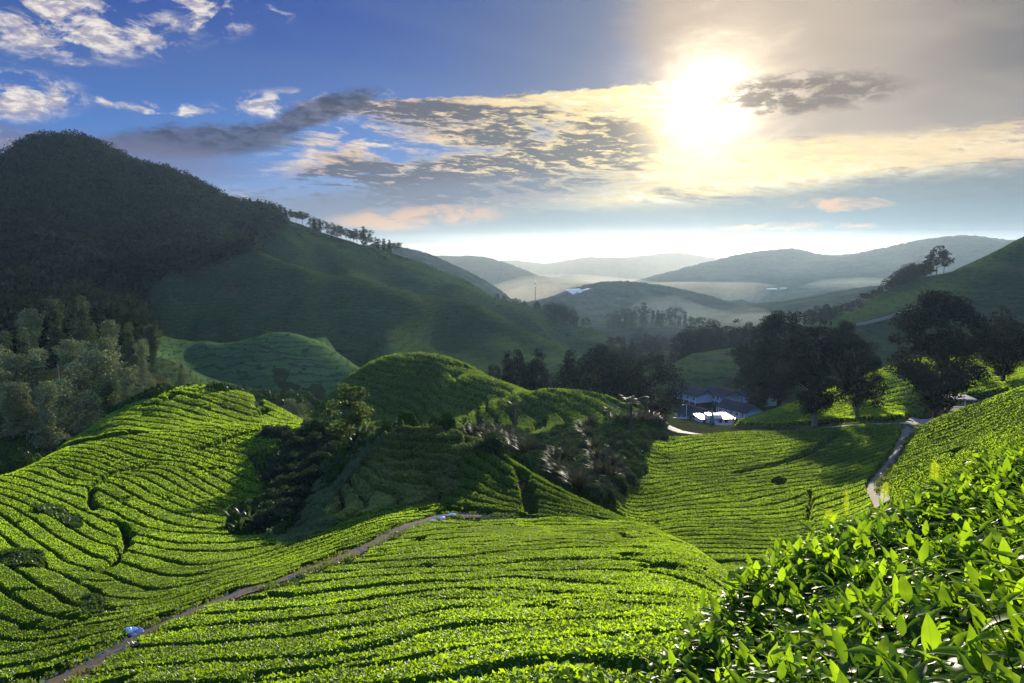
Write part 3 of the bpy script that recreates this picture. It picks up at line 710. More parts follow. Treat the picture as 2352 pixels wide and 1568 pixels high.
def ordinal(n):
    base = ['zeroth', 'first', 'second', 'third', 'fourth', 'fifth', 'sixth', 'seventh', 'eighth', 'ninth', 'tenth', 'eleventh', 'twelfth', 'thirteenth',
            'fourteenth', 'fifteenth', 'sixteenth', 'seventeenth', 'eighteenth', 'nineteenth']
    if n < 20: return base[n]
    t = ['', '', 'twenty', 'thirty', 'forty', 'fifty', 'sixty', 'seventy', 'eighty', 'ninety'][n // 10 % 10]
    pre = 'hundred ' if n >= 100 else ''
    if n >= 100 and n % 100 < 20: return pre + base[n % 100] if n % 100 else 'hundredth'
    return pre + (t[:-1] + 'ieth' if n % 10 == 0 else t + '-' + base[n % 10])

# ---- near slope, right of the path (first row = at the crest)
B_LINES = [c7([(640, 452), (1000, 458), (1300, 440), (1700, 430), (2000, 480)]),
           c7([(500, 545), (800, 505), (1150, 490), (1600, 490), (1900, 500), (2150, 560)]),
           c7([(340, 655), (600, 622), (1000, 602), (1400, 572), (1750, 542), (2100, 548), (2322, 605)]),
           c7([(100, 735), (420, 735), (800, 715), (1150, 665), (1500, 655), (1850, 640), (2150, 660), (2322, 720)]),
           c7([(0, 810), (330, 775), (700, 770), (1000, 765), (1300, 735), (1700, 715), (2100, 740), (2322, 790)]),
           c7([(-150, 890), (250, 840), (700, 815), (1100, 805), (1600, 800), (2000, 800), (2322, 850)]),
           c7([(-400, 980), (0, 925), (450, 895), (900, 870), (1300, 850), (1600, 880), (2000, 905), (2322, 930)]),
           c7([(-800, 1090), (-300, 1050), (0, 1020), (500, 965), (1000, 925), (1500, 950), (2000, 970), (2300, 985)]),
           c7([(-1250, 1220), (-700, 1155), (0, 1100), (500, 1015), (1000, 985), (1300, 1000), (1800, 1000), (2200, 1030)]),
           c7([(-1500, 1330), (-900, 1290), (0, 1200), (400, 1130), (800, 1050), (1300, 1060), (1900, 1080), (2250, 1085)]),
           c7([(-1700, 1500), (-1000, 1440), (0, 1360), (350, 1262), (750, 1170), (1300, 1150), (1700, 1115), (2200, 1120)]),
           c7([(-1500, 1600), (-500, 1545), (200, 1440), (800, 1330), (1400, 1260), (2100, 1230)]),
           c7([(-600, 1700), (300, 1600), (1000, 1480), (1700, 1400), (2050, 1380)])]
B_POLY = PATH_R + [(1380, 1190), (1450, 1194), (1520, 1217), (1575, 1243), (1640, 1285), (1695, 1335), (1800, 1420), (2000, 1560), (2100, 2100), (-400, 2100), (-300, 1720)]
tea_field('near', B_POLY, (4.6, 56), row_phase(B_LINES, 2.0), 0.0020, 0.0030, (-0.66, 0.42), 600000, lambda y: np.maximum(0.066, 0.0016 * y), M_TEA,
          per_row=('%s clipped tea hedge down from the crest of the sunlit near slope', 'tea hedges across the near slope'), gapw=0.055, wob=0.30, rough=0.12, seed=1, closed=0.07, shade_and_age=lambda x, y: 0.42 * np.clip((24 - y) / 12, 0, 1))  # darker low down: older leaves, plus shade painted into the tint

# ---- bowl left of the path
D1_LINES = [c6([(900, 0), (1080, 60), (1250, 65), (1420, 130), (1560, 200), (1690, 270)]),
            c6([(700, 15), (870, 65), (1010, 85), (1180, 85), (1350, 180), (1500, 260), (1650, 325)]),
            c6([(480, 30), (650, 45), (780, 110), (870, 130), (1000, 120), (1150, 190), (1300, 270), (1480, 350), (1600, 395)]),
            c6([(410, 75), (560, 110), (680, 170), (840, 170), (1000, 260), (1170, 340), (1400, 410), (1560, 435)]),
            c6([(260, 155), (430, 200), (600, 235), (660, 240), (800, 320), (960, 405), (1130, 470), (1300, 510), (1530, 515)]),
            c6([(100, 170), (300, 220), (450, 270), (610, 315), (750, 390), (900, 470), (1050, 520), (1300, 545), (1540, 548)]),
            c6([(0, 185), (200, 250), (400, 330), (560, 400), (700, 450), (860, 540), (1000, 590), (1200, 620), (1530, 605)]),
            c6([(-100, 215), (0, 230), (200, 290), (380, 370), (600, 470), (760, 560), (870, 585), (1100, 650), (1300, 675), (1530, 670), (1750, 640)]),
            c6([(-100, 260), (0, 285), (170, 335), (330, 420), (520, 540), (700, 625), (860, 640), (1050, 710), (1230, 760), (1430, 770), (1700, 725), (1900, 650)]),
            c6([(-100, 310), (0, 340), (130, 400), (250, 480), (400, 590), (560, 690), (700, 740), (830, 715), (950, 775), (1130, 825), (1330, 835), (1500, 820), (1800, 720)]),
            c6([(-100, 370), (40, 440), (150, 540), (300, 640), (450, 740), (570, 805), (720, 800), (900, 885), (1100, 925), (1200, 930), (1500, 840), (1850, 720), (2100, 640)]),
            c6([(-100, 490), (0, 550), (120, 640), (210, 700), (400, 810), (520, 870), (700, 950), (900, 1015), (1000, 1010), (1250, 935), (1500, 855), (1900, 725), (2322, 600)]),
            c6([(-150, 640), (0, 740), (150, 830), (300, 930), (450, 1020), (600, 1090), (800, 1075), (1000, 1035), (1250, 970), (1500, 885), (1800, 790), (2100, 690)]),
            c6([(-150, 800), (0, 885), (120, 980), (300, 1090), (450, 1135), (620, 1150), (850, 1100), (1060, 1050), (1300, 985), (1560, 890), (1900, 775), (2322, 640)]),
            c6([(-200, 1050), (0, 1110), (150, 1165), (400, 1200), (650, 1190), (900, 1120), (1150, 1050), (1480, 930), (1850, 800)]),
            c6([(-200, 1170), (0, 1215), (150, 1240), (320, 1245), (500, 1240), (700, 1200), (900, 1150), (1200, 1060)]),
            c6([(-200, 1360), (0, 1340), (300, 1320), (450, 1285), (620, 1245), (850, 1180)]),
            c6([(-200, 1500), (0, 1465), (300, 1405), (500, 1355), (670, 1290)])]
DITCH = c6([(1060, 75), (900, 110), (770, 140), (690, 190), (620, 230), (615, 290), (640, 390)])
DITCH2 = c6([(770, 455), (840, 500), (870, 560), (850, 640), (790, 700), (740, 760), (650, 800)])
D1_POLY = [(-400, 1118), (-100, 1100), (0, 1088), (80, 1060), (150, 1028), (250, 1005), (350, 993), (480, 981), (580, 979), (660, 984)] + \
    d5([(640, 660), (570, 690), (480, 740), (330, 720), (250, 700), (330, 850), (420, 960), (430, 1040), (340, 1130), (150, 1180), (60, 1330), (100, 1410), (400, 1420), (560, 1450), (750, 1440), (950, 1380), (1180, 1290), (1450, 1200), (1680, 1180)]) + \
    [(1000, 1150), (1022, 1163)] + PATH_L[::-1][3:] + [(-400, 1620)]
hollow1 = c6([(540, 990), (640, 960), (760, 1040), (700, 1110), (560, 1100)])
hollow2 = c6([(-20, 690), (120, 680), (320, 720), (300, 780), (120, 770), (-20, 740)])
hollow3 = c6([(230, 350), (430, 370), (560, 480), (500, 520), (380, 420), (240, 400)])
bare_top = c3([(880, 1480), (960, 1440), (1120, 1460), (1290, 1510), (1290, 1545), (1130, 1580), (1050, 1620), (1000, 1580)])
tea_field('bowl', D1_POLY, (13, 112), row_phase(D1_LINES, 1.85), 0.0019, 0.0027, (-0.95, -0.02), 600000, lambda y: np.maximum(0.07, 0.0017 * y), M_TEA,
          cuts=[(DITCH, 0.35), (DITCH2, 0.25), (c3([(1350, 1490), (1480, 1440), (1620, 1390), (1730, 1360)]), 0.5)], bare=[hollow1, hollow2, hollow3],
          per_row=('%s tea hedge down from the ridge line in the bowl left of the path', 'tea hedges in the bowl left of the path'), gapw=0.055, wob=0.25, rough=0.10, seed=2, shade_and_age=lambda x, y: 0.35 * np.clip((50 - y) / 14, 0, 1) - 0.15)  # shade of the lower bowl painted into the leaf tint
M_WEED = leafy('weedy_leaves', (0.035, 0.070, 0.018), (0.06, 0.13, 0.012), 0.4, 0.5, 0.5, 0.02)
for i_, hp in enumerate((hollow1, hollow2, hollow3)):
    tea_field('weeds%d' % i_, hp, (24, 70), lambda X_, Y: 0.5 + 0 * X_, 0.0025, 0.003, (-0.75, -0.25), 6000, lambda y: 0.004 * y, M_WEED,
              stuff=('weeds in the hollow beside the path', 'weeds in the dark hollow at the left edge', 'weeds in the long dip on the bowl slope')[i_], gapw=0.0, wob=0.0, rough=0.6, seed=20 + i_)
# ---- second hill on the left
D2_LINES = [c3([(1450, 1062), (1700, 1110), (1900, 1180), (2040, 1270)]), c3([(1300, 1065), (1500, 1110), (1740, 1180), (1900, 1240), (1960, 1275)]),
            c3([(1150, 1090), (1330, 1130), (1550, 1200), (1740, 1270)]), c3([(1030, 1130), (1200, 1160), (1400, 1220), (1600, 1290)]),
            c3([(880, 1190), (1050, 1200), (1250, 1215), (1450, 1260), (1620, 1310)]), c3([(780, 1270), (950, 1240), (1150, 1270), (1330, 1330)]),
            c3([(600, 1370), (850, 1330), (1000, 1330), (1150, 1350)])]
D2_POLY = [(130, 1032), (165, 1003), (250, 948), (330, 905), (430, 878), (520, 886), (600, 908), (700, 958), (740, 975), (672, 984), (580, 979), (480, 981), (350, 993), (250, 1005), (150, 1028)]
tea_field('second', D2_POLY, (100, 146), row_phase(D2_LINES, 2.6), 0.0011, 0.0013, (-0.62, -0.22), 160000, lambda y: 0.0018 * y, M_TEA,
          cuts=[(c3([(1190, 1110), (1130, 1150), (1000, 1190)]), 1.0), (c3([(1750, 1120), (1760, 1190)]), 1.2), (c3([(1820, 1215), (1740, 1260)]), 1.2), (c3([(1200, 1100), (1350, 1140)]), 1.0)],
          per_row=('%s tea hedge down from the top of the second hill on the left', 'tea hedges on the second hill'), gapw=0.09, wob=0.25, rough=0.2, seed=3,
          extra=lambda X_, Y: Y > 101)
# ---- apron of the scrubby mound
C_LINES = [c7([(1050, 5), (1250, 140), (1450, 250), (1650, 330), (1850, 400)]), c7([(950, 40), (1100, 120), (1260, 200), (1500, 310), (1800, 400)]),
           c7([(870, 60), (1050, 170), (1230, 270), (1450, 340), (1700, 400)]), c7([(830, 150), (1000, 230), (1200, 310), (1400, 360), (1700, 410), (1900, 450)]),
           c7([(800, 220), (1000, 290), (1200, 350), (1450, 390), (1700, 425)]), c7([(720, 270), (900, 320), (1100, 370), (1260, 400), (1500, 425)]), c7([(660, 340), (1000, 385), (1250, 420)])]
C_POLY = [(1000, 1153), (1054, 1118), (1060, 1085), (1050, 1060), (1085, 1030), (1120, 1018), (1200, 1064), (1290, 1110), (1380, 1158), (1450, 1186), (1540, 1222), (1500, 1216), (1380, 1190), (1290, 1184), (1209, 1180), (1155, 1172), (1060, 1164), (1022, 1163)]
tea_field('apron', C_POLY, (48, 72), row_phase(C_LINES, 1.7), 0.0014, 0.0020, (-0.12, 0.22), 70000, lambda y: 0.0025 * y, M_TEA_OLD, cuts=[(c7([(1235, 110), (1245, 200), (1265, 300), (1285, 400)]), 0.8)],
          per_row=('%s tea hedge down the flank of the scrubby mound', 'tea hedges on the flank of the mound'), gapw=0.10, wob=0.3, rough=0.2, seed=4)
# ---- fields to the right of the gully
Q_LINES = [[(1510, 1012), (1600, 1004), (1700, 1000), (1850, 990)], [(1512, 1030), (1620, 1016), (1750, 1006), (1900, 992), (2050, 982)], [(1505, 1065), (1650, 1050), (1800, 1035), (1950, 1008), (2060, 990)],
           [(1490, 1100), (1650, 1090), (1800, 1072), (1950, 1040), (2040, 1012)], c8([(-200, 230), (0, 165), (300, 160), (600, 120), (900, 60), (1200, 0), (1370, -40)]),
           c8([(-300, 310), (0, 235), (400, 192), (800, 150), (1100, 100), (1290, 30)]), c8([(-380, 370), (0, 330), (300, 290), (700, 240), (1000, 200), (1240, 120)]), c8([(0, 385), (400, 375), (700, 335), (860, 270), (1050, 230), (1240, 190)]),
           c8([(0, 450), (300, 430), (700, 415), (870, 370), (1100, 300), (1260, 240)]), c8([(0, 500), (300, 510), (600, 515), (950, 470), (1150, 380)]), c8([(60, 590), (400, 590), (700, 610), (900, 560)]),
           c8([(150, 680), (500, 690), (750, 670)]), c8([(260, 740), (550, 735), (700, 730)]), c8([(340, 850), (600, 840)])]
Q_POLY = [(1480, 1040), (1510, 1005), (1600, 998), (1700, 990), (1850, 988), (1960, 975), (2058, 972), (2070, 985), (2050, 1025), (2012, 1070), (1990, 1100), (1985, 1120), (2000, 1145), (1990, 1230), (1900, 1330), (1780, 1380), (1700, 1340), (1640, 1285), (1575, 1243), (1520, 1217), (1440, 1188), (1400, 1160), (1420, 1120), (1488, 1085)]
tea_field('right', Q_POLY, (50, 172), row_phase(Q_LINES, 2.6), 0.0016, 0.0018, (0.13, 0.54), 330000, lambda y: 0.0015 * y, M_TEA,
          cuts=[(c8([(868, 260), (865, 330), (855, 460)]), 0.4), ([(1690, 1085), (1800, 1060), (1870, 1030), (1930, 990)], 1.6)], bare=[[(1768, 1100), (1785, 1093), (1805, 1098), (1810, 1108), (1790, 1114), (1770, 1110)]],
          per_row=('%s tea hedge down from the road in the broad field right of the gully', 'tea hedges right of the gully'), gapw=0.06, wob=0.3, rough=0.12, seed=5, shade_and_age=lambda x, y: 0.05 + 0.22 * np.clip((y - 85) / 25, 0, 1), extra=lambda X_, Y: Y > 52)  # lit lower part of the field painted brighter through the leaf tint
# ---- slope right of the dirt track
R_LINES = [[(2120, 992), (2200, 960), (2351, 895)], [(2100, 1015), (2200, 975), (2351, 915)], [(2080, 1040), (2200, 1000), (2351, 935)], [(2065, 1070), (2200, 1027), (2351, 965)], [(2055, 1100), (2200, 1058), (2351, 998)], [(2050, 1130), (2200, 1090), (2351, 1035)]]
R_POLY = [(2105, 988), (2160, 950), (2220, 927), (2290, 902), (2351, 880), (2520, 815), (2720, 750), (2760, 1010), (2351, 1075), (2200, 1140), (2060, 1160), (2040, 1120), (2050, 1075), (2075, 1035)]
tea_field('flank', R_POLY, (46, 140), row_phase(R_LINES, 2.3), 0.0016, 0.0018, (0.46, 0.86), 190000, lambda y: 0.0018 * y, M_TEA,
          per_row=('%s tea hedge down from the crest of the slope right of the dirt track', 'tea hedges right of the dirt track'), gapw=0.07, wob=0.25, rough=0.14, seed=6)
# ---- the dip between the near bushes and the track
DIP_POLY = [(1700, 1340), (1900, 1310), (2000, 1200), (2060, 1160), (2200, 1140), (2351, 1075), (2760, 1010), (3000, 1000), (3000, 1480), (2300, 1420), (1780, 1480)]
tea_field('dip', DIP_POLY, (7.0, 60), lambda X_, Y: height(X_, Y) / 0.7 + 0.8 * fbm(X_ / 9, Y / 9, 2, 19), 0.004, 0.006, (0.26, 0.95), 60000, lambda y: np.maximum(0.09, 0.0035 * y), M_TEA_OLD,
          stuff='tea rows in the dip behind the near bushes', gapw=0.10, wob=0.3, rough=0.15, seed=9)
# ---- knoll behind the big trees
K_POLY = [(1690, 968), (1760, 940), (1830, 915), (1900, 889), (1980, 857), (2050, 831), (2110, 817), (2250, 805), (2420, 780), (2420, 880), (2280, 895), (2160, 915), (2130, 945), (2050, 955), (1900, 962), (1780, 972)]
K_LINES = [[(1690, 965), (1830, 920), (1980, 862), (2110, 824)], [(1700, 970), (1840, 940), (1980, 890), (2060, 868)], [(1720, 974), (1860, 950), (1990, 920), (2100, 890)], [(1780, 974), (1900, 958), (2000, 938), (2150, 915)]]
tea_field('knoll', K_POLY, (164, 236), row_phase(K_LINES, 3.0), 0.0011, 0.0011, (0.27, 0.66), 130000, lambda y: 0.0018 * y, M_TEA,
          per_row=('%s tea hedge down the knoll behind the tall dark trees', 'tea hedges on the knoll'), gapw=0.10, wob=0.25, rough=0.25, seed=7)
# ---- hummocky hill
F_POLY = [(640, 1000), (735, 922), (780, 874), (850, 824), (930, 803), (1000, 806), (1060, 824), (1115, 850), (1170, 866), (1230, 890), (1290, 883), (1380, 897), (1430, 919), (1490, 945), (1470, 962), (1400, 975), (1270, 985), (1240, 1010), (1180, 975), (1000, 990), (850, 985), (740, 985)]
tea_field('hummock', F_POLY, (138, 236), lambda X_, Y: height(X_, Y) / 1.15 + 2.5 * fbm(X_ / 40, Y / 40, 2, 4) + X_ * 0.12, 0.0011, 0.0011, (-0.30, 0.20), 150000, lambda y: 0.0024 * y, M_TEA_OLD,
          stuff='green tea rows wrapping the hummocky hill in the middle of the valley', gapw=0.14, wob=0.25, rough=0.2, seed=8)
# ------------------------------------------------------------------ scrub, undergrowth
SC_POLY = d5([(1370, 620), (1480, 500), (1680, 470), (1900, 480)]) + [(1060, 1000), (1110, 1020), (1085, 1032), (1050, 1060), (1060, 1085), (1054, 1116), (1000, 1152), (941, 1160), (890, 1166), (815, 1188), (770, 1195)] + d5([(900, 1240), (1050, 1060), (1200, 900), (1280, 760)])
tea_field('scrub', SC_POLY, (48, 76), lambda X_, Y: height(X_, Y) / 0.5 + 1.0 * fbm(X_ / 9, Y / 9, 2, 14), 0.0013, 0.0016, (-0.26, 0.02), 120000, lambda y: 0.0034 * y, M_SHRUB,
          stuff='dark terraced scrub over the front of the rounded mound', gapw=0.16, wob=0.6, rough=0.5, lift=0.8, spread=0.8, seed=10)
G_POLY = d5([(1370, 620), (1280, 760), (1200, 900), (1050, 1060), (900, 1240)]) + [(770, 1195), (750, 1212), (700, 1240), (640, 1250), (612, 1228), (650, 1200), (690, 1150), (760, 1080), (830, 1020)]
M_GRASS = leafy('slope_grass', (0.085, 0.14, 0.055), (0.10, 0.18, 0.05), 0.45, 0.45, 0.5, 0.04, 0.4)
tea_field('sidegrass', G_POLY, (40, 82), lambda X_, Y: 0.5 + 0 * X_, 0.0013, 0.0018, (-0.32, -0.1), 70000, lambda y: 0.0028 * y, M_GRASS,
          stuff='grey green rough herbs on the left flank of the mound', gapw=0.0, wob=0.0, rough=1.1, lift=0.8, spread=0.8, seed=11)
U_POLY = [(690, 1000), (760, 985), (860, 975), (930, 972), (1060, 995), (1130, 1024), (1200, 1060), (1290, 1108), (1380, 1155), (1440, 1185), (1405, 1160), (1420, 1120), (1486, 1085), (1478, 1040), (1510, 1000), (1540, 965), (1480, 938), (1400, 965), (1280, 978), (1240, 1003), (1180, 985), (1000, 978), (850, 978), (740, 975)]
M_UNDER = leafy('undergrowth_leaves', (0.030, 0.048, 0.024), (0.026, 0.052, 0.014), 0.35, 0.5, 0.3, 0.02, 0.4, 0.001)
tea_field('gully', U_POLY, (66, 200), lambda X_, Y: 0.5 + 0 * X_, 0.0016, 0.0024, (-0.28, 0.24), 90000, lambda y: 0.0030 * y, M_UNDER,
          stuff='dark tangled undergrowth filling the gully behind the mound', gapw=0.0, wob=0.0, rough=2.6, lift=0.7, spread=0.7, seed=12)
L_POLY = [(-300, 930), (300, 880), (500, 890), (700, 900), (735, 925), (690, 956), (600, 912), (430, 884), (250, 952), (165, 1005), (130, 1034), (0, 1092), (-300, 1120)]
tea_field('valley', L_POLY, (108, 285), lambda X_, Y: 0.5 + 0 * X_, 0.0022, 0.0034, (-0.84, -0.24), 60000, lambda y: 0.0032 * y, M_UNDER,
          stuff='dark undergrowth on the valley floor under the grove', gapw=0.0, wob=0.0, rough=3.0, seed=13)
BK_POLY = [(690, 1030)] + d5([(560, 690), (480, 740), (250, 720), (340, 850), (430, 960), (430, 1040), (340, 1130), (150, 1180), (60, 1330), (100, 1410), (400, 1420), (560, 1440), (700, 1290), (900, 1100), (1100, 850), (1280, 700), (1370, 620), (1300, 500), (900, 420)]) + [(690, 984)]
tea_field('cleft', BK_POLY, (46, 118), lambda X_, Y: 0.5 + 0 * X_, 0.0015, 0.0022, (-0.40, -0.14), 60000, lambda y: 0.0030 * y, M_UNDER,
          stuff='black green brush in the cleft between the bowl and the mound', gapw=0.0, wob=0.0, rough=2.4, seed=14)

# ------------------------------------------------------------------ trees
def tube(p, r, k=6):
    """tapered tube through points p with radii r"""
    p = np.asarray(p, float); n = len(p); V = []; F = []
    for i in range(n):
        d = p[min(i + 1, n - 1)] - p[max(i - 1, 0)]; d /= np.linalg.norm(d) + 1e-9
        a = np.cross(d, (0.3, 0.9, 0.1)); a /= np.linalg.norm(a) + 1e-9; b = np.cross(d, a)
        for j in range(k):
            th = 2 * math.pi * j / k; V.append(p[i] + r[i] * (math.cos(th) * a + math.sin(th) * b))
    for i in range(n - 1):
        for j in range(k): F.append((i * k + j, i * k + (j + 1) % k, (i + 1) * k + (j + 1) % k, (i + 1) * k + j))
    return np.array(V), np.array(F)
def join(parts):
    V, F, o = [], [], 0
    for v, f in parts: V.append(v); F.append(f + o); o += len(v)
    return np.vstack(V), np.vstack(F)
def leaf_cloud(cen, rad, per, size, r, flat=0.75, bias=0.35):
    """leaf quads over the upper shells of many clumps"""
    n = len(cen); k = np.repeat(np.arange(n), per); m = len(k)
    d = r.normal(size=(m, 3)); d[:, 2] += bias; d /= np.linalg.norm(d, axis=1)[:, None]
    q = cen[k] + d * (rad[k] * r.uniform(0.45, 1.05, m) ** 0.6)[:, None] * np.array([1, 1, flat])
    dirv = d * 0.5 + r.normal(size=(m, 3)) * 0.7; dirv /= np.linalg.norm(dirv, axis=1)[:, None]
    side = np.cross(dirv, d + r.normal(size=(m, 3)) * 0.5); side /= np.linalg.norm(side, axis=1)[:, None] + 1e-9
    nn = np.cross(dirv, side); L = (size * r.uniform(0.6, 1.4, m))[:, None]
    W = q[:, None, :] + LEAF_UNIT[None, :, 0:1] * (dirv * L)[:, None, :] + 1.3 * LEAF_UNIT[None, :, 1:2] * (side * L)[:, None, :] + LEAF_UNIT[None, :, 2:3] * (nn * L)[:, None, :]
    tint = np.repeat(np.clip(r.random(n)[k] * 0.6 + r.random(m) * 0.4, 0, 1), 4)
    return W.reshape(-1, 3), np.arange(m * 4).reshape(m, 4), tint
M_BARK = plain('bark', (0.055, 0.045, 0.036), 0.9, 0.1, 2.0, 0.5)
M_BARK_PALE = plain('pale_bark', (0.17, 0.15, 0.13), 0.85, 0.1, 1.5, 0.4)
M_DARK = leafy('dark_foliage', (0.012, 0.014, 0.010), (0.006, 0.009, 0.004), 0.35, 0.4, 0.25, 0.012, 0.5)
M_RIDGE = leafy('ridge_foliage', (0.018, 0.028, 0.016), (0.020, 0.034, 0.012), 0.4, 0.4, 0.1, 0.0, 0.35, 0.001)
M_GROVE = leafy('olive_foliage', (0.20, 0.235, 0.145), (0.07, 0.09, 0.035), 0.25, 0.75, 0.12, 0.02, 0.5, 0.1)
M_GROVE_D = leafy('deep_green_foliage', (0.055, 0.085, 0.050), (0.030, 0.060, 0.022), 0.4, 0.5, 0.15, 0.02, 0.5)
M_GOLD = leafy('golden_foliage', (0.058, 0.085, 0.018), (0.075, 0.115, 0.014), 0.5, 0.45, 0.5, 0.03, 0.45, 0.02)
def tree_mesh(seed, env, c0, nclump, crad, per, lsize, trunk_r, lean=0.02, limbs=9, multi=1, flat=0.75, inner=0.55, gap=0.0):
    """height-one tree. env(h): crown half width at crown fraction h; c0: height where the crown starts"""
    r = np.random.default_rng(seed)
    h = r.random(nclump * 4); keep = r.random(nclump * 4) < np.array([env(q) for q in h]) / max(env(q) for q in np.linspace(0, 1, 40))
    h = h[keep][:nclump]; n = len(h)
    th = r.random(n) * 2 * math.pi; rr = np.array([env(q) for q in h]) * (inner + (1 - inner) * r.random(n)) * (1 + 0.30 * np.sin(th * 2 + seed) * np.sin(h * 7 + seed)) - crad * 0.4
    rr = np.maximum(rr, 0)
    cen = np.c_[rr * np.cos(th), rr * np.sin(th), c0 + (1 - c0 - crad * 0.6) * h]
    if gap: cen = cen[np.sin(cen[:, 2] * 23 + seed) + np.sin(th * 3 + cen[:, 2] * 11) > -gap]; n = len(cen)
    rad = crad * r.uniform(0.6, 1.3, n)
    V, F, tint = leaf_cloud(cen, rad, per, lsize, r, flat)
    parts = []
    for m in range(multi):
        a = r.random() * 6.28; off = (multi > 1) * trunk_r * 0.9; sp = (multi > 1) * 0.10
        top = c0 + (1 - c0) * (0.85 if multi == 1 else 0.6)
        pts = [np.array([math.cos(a) * (off + sp * u) + lean * u * math.sin(5 * u + seed), math.sin(a) * (off + sp * u) + lean * u * math.cos(4 * u), -0.03 + (top + 0.03) * u]) for u in np.linspace(0, 1, 9)]
        rad_t = [trunk_r * (1.35 if u == 0 else 1) * (1 - 0.85 * u) / (1 if multi == 1 else 1.5) for u in np.linspace(0, 1, 9)]
        parts.append(tube(pts, rad_t, 7))
        for j in r.choice(n, min(limbs, n), replace=False):
            c = cen[j]; z = max(c0 * 0.75, min(c[2] - 0.6 * math.hypot(c[0], c[1]), top * 0.92)); u = (z + 0.03) / (top + 0.03)
            b = pts[int(u * 8)] * (1 - (u * 8) % 1) + pts[min(8, int(u * 8) + 1)] * ((u * 8) % 1)
            mid = b * 0.5 + c * 0.5 + np.array([0, 0, 0.02])
            parts.append(tube([b, mid, c], [trunk_r * 0.42 * (1 - 0.6 * u), trunk_r * 0.26, trunk_r * 0.08], 5))
    TV, TF = join(parts)
    return (V, F, tint), (TV, TF)
TREE_CACHE = {}
def tree_meshes(kind):
    if kind in TREE_CACHE: return TREE_CACHE[kind]
    S_ = math.sin; name, sd = kind.rsplit('_', 1); sd = int(sd)
    dome = lambda w: (lambda q: w * math.sqrt(max(0.0, 1 - (2 * q - 0.85) ** 2 / 1.35)))
    spec = {
        'tall': dict(env=lambda q: 0.235 * (0.30 + 0.70 * S_(min(1, q * 2.1) * math.pi / 2)) * (1 + 0.22 * S_(q * 17 + sd)) * (1 if q < 0.72 else math.sqrt(max(0.02, 1 - ((q - 0.72) / 0.30) ** 2))), c0=0.15, nclump=330, crad=0.058, per=80, lsize=0.016, trunk_r=0.021, limbs=30, gap=0.88),
        'forked': dict(env=dome(0.30), c0=0.20, nclump=290, crad=0.066, per=74, lsize=0.017, trunk_r=0.030, limbs=18, multi=3, gap=0.9),
        'cone': dict(env=lambda q: 0.24 * (1 - q) ** 0.55 + 0.035, c0=0.05, nclump=150, crad=0.065, per=44, lsize=0.024, trunk_r=0.022, limbs=10),
        'spire': dict(env=lambda q: 0.17 * (1 - q) ** 0.8 + 0.02, c0=0.10, nclump=70, crad=0.065, per=26, lsize=0.036, trunk_r=0.022, limbs=8, flat=0.5),
        'dome': dict(env=lambda q: 0.43 * math.sqrt(max(0.0, 1 - q ** 2.2)) * (0.8 + 0.2 * min(1, q * 4)), c0=0.02, nclump=420, crad=0.075, per=46, lsize=0.020, trunk_r=0.03, limbs=8, inner=0.75),
        'round': dict(env=dome(0.42), c0=0.16, nclump=170, crad=0.095, per=66, lsize=0.020, gap=0.8, trunk_r=0.03, limbs=12),
        'open': dict(env=dome(0.34), c0=0.38, nclump=42, crad=0.085, per=34, lsize=0.034, trunk_r=0.018, limbs=26, flat=0.5, lean=0.05),
        'umbrella': dict(env=lambda q: 0.62 * (0.55 + 0.45 * q), c0=0.60, nclump=60, crad=0.13, per=30, lsize=0.045, trunk_r=0.022, limbs=22, flat=0.38, lean=0.05),
        'grove': dict(env=lambda q: 0.22 * (0.6 + 0.4 * S_(q * 5 + sd)) * math.sqrt(max(0.03, 1 - (max(0, q - 0.55) / 0.5) ** 2)), c0=0.22, nclump=95, crad=0.062, per=80, lsize=0.0155, trunk_r=0.010, limbs=16, flat=0.8, inner=0.35, lean=0.04),
        'sapling': dict(env=lambda q: 0.30 * (1 - q) ** 0.6 * (0.7 + 0.3 * S_(q * 22)) + 0.05, c0=0.10, nclump=120, crad=0.060, per=60, lsize=0.026, trunk_r=0.014, limbs=30, flat=0.45),
        'shrub': dict(env=lambda q: 0.62 * math.sqrt(max(0.05, 1 - q * q)), c0=0.0, nclump=90, crad=0.16, per=70, lsize=0.050, trunk_r=0.03, limbs=10, flat=0.6),
    }[name]
    crown, trunk = tree_mesh(sd * 17 + len(name), **spec)
    TREE_CACHE[kind] = (crown, trunk); return TREE_CACHE[kind]
MESH_CACHE = {}
def put_tree(name, kind, x, ytop, ybase=None, Y=None, width=1.0, leaf=None, bark=None, label=None, cat='tree', group=None, rz=None, sink=0.0, hmin=0.0):
    """a tree whose foot is where the ray through (x, ybase) meets the ground, or at distance Y in that direction"""
    if Y is None:
        s, v = hit([x], [ybase]); s, Y = float(s[0]), math.exp(float(v[0]))
    else: s = float(st(x, ybase if ybase is not None else 700)[0])
    z0 = float(height(s * Y, Y)) + float(relief(s * Y, Y)) - (DROP if Y < 300 else 0.5) - sink
    H = max(float(st(x, ytop)[1]) * Y - z0, hmin)
    key = (kind, leaf.name, bark.name)
    if key not in MESH_CACHE:
        (V, F, tint), (TV, TF) = tree_meshes(kind)
        MESH_CACHE[key] = (mesh_np('crown', V, F, [leaf], smooth=False, attrs={'leaf': tint}), mesh_np('trunk', TV, TF, [bark]))
    cm, tm = MESH_CACHE[key]
    e = empty(name, (s * Y, Y, z0), rng.random() * 6.28 if rz is None else rz); e.scale = (H * width, H * width, H)
    link('crown', cm, e); link('trunk', tm, e)
    return tag(e, label, cat, group)
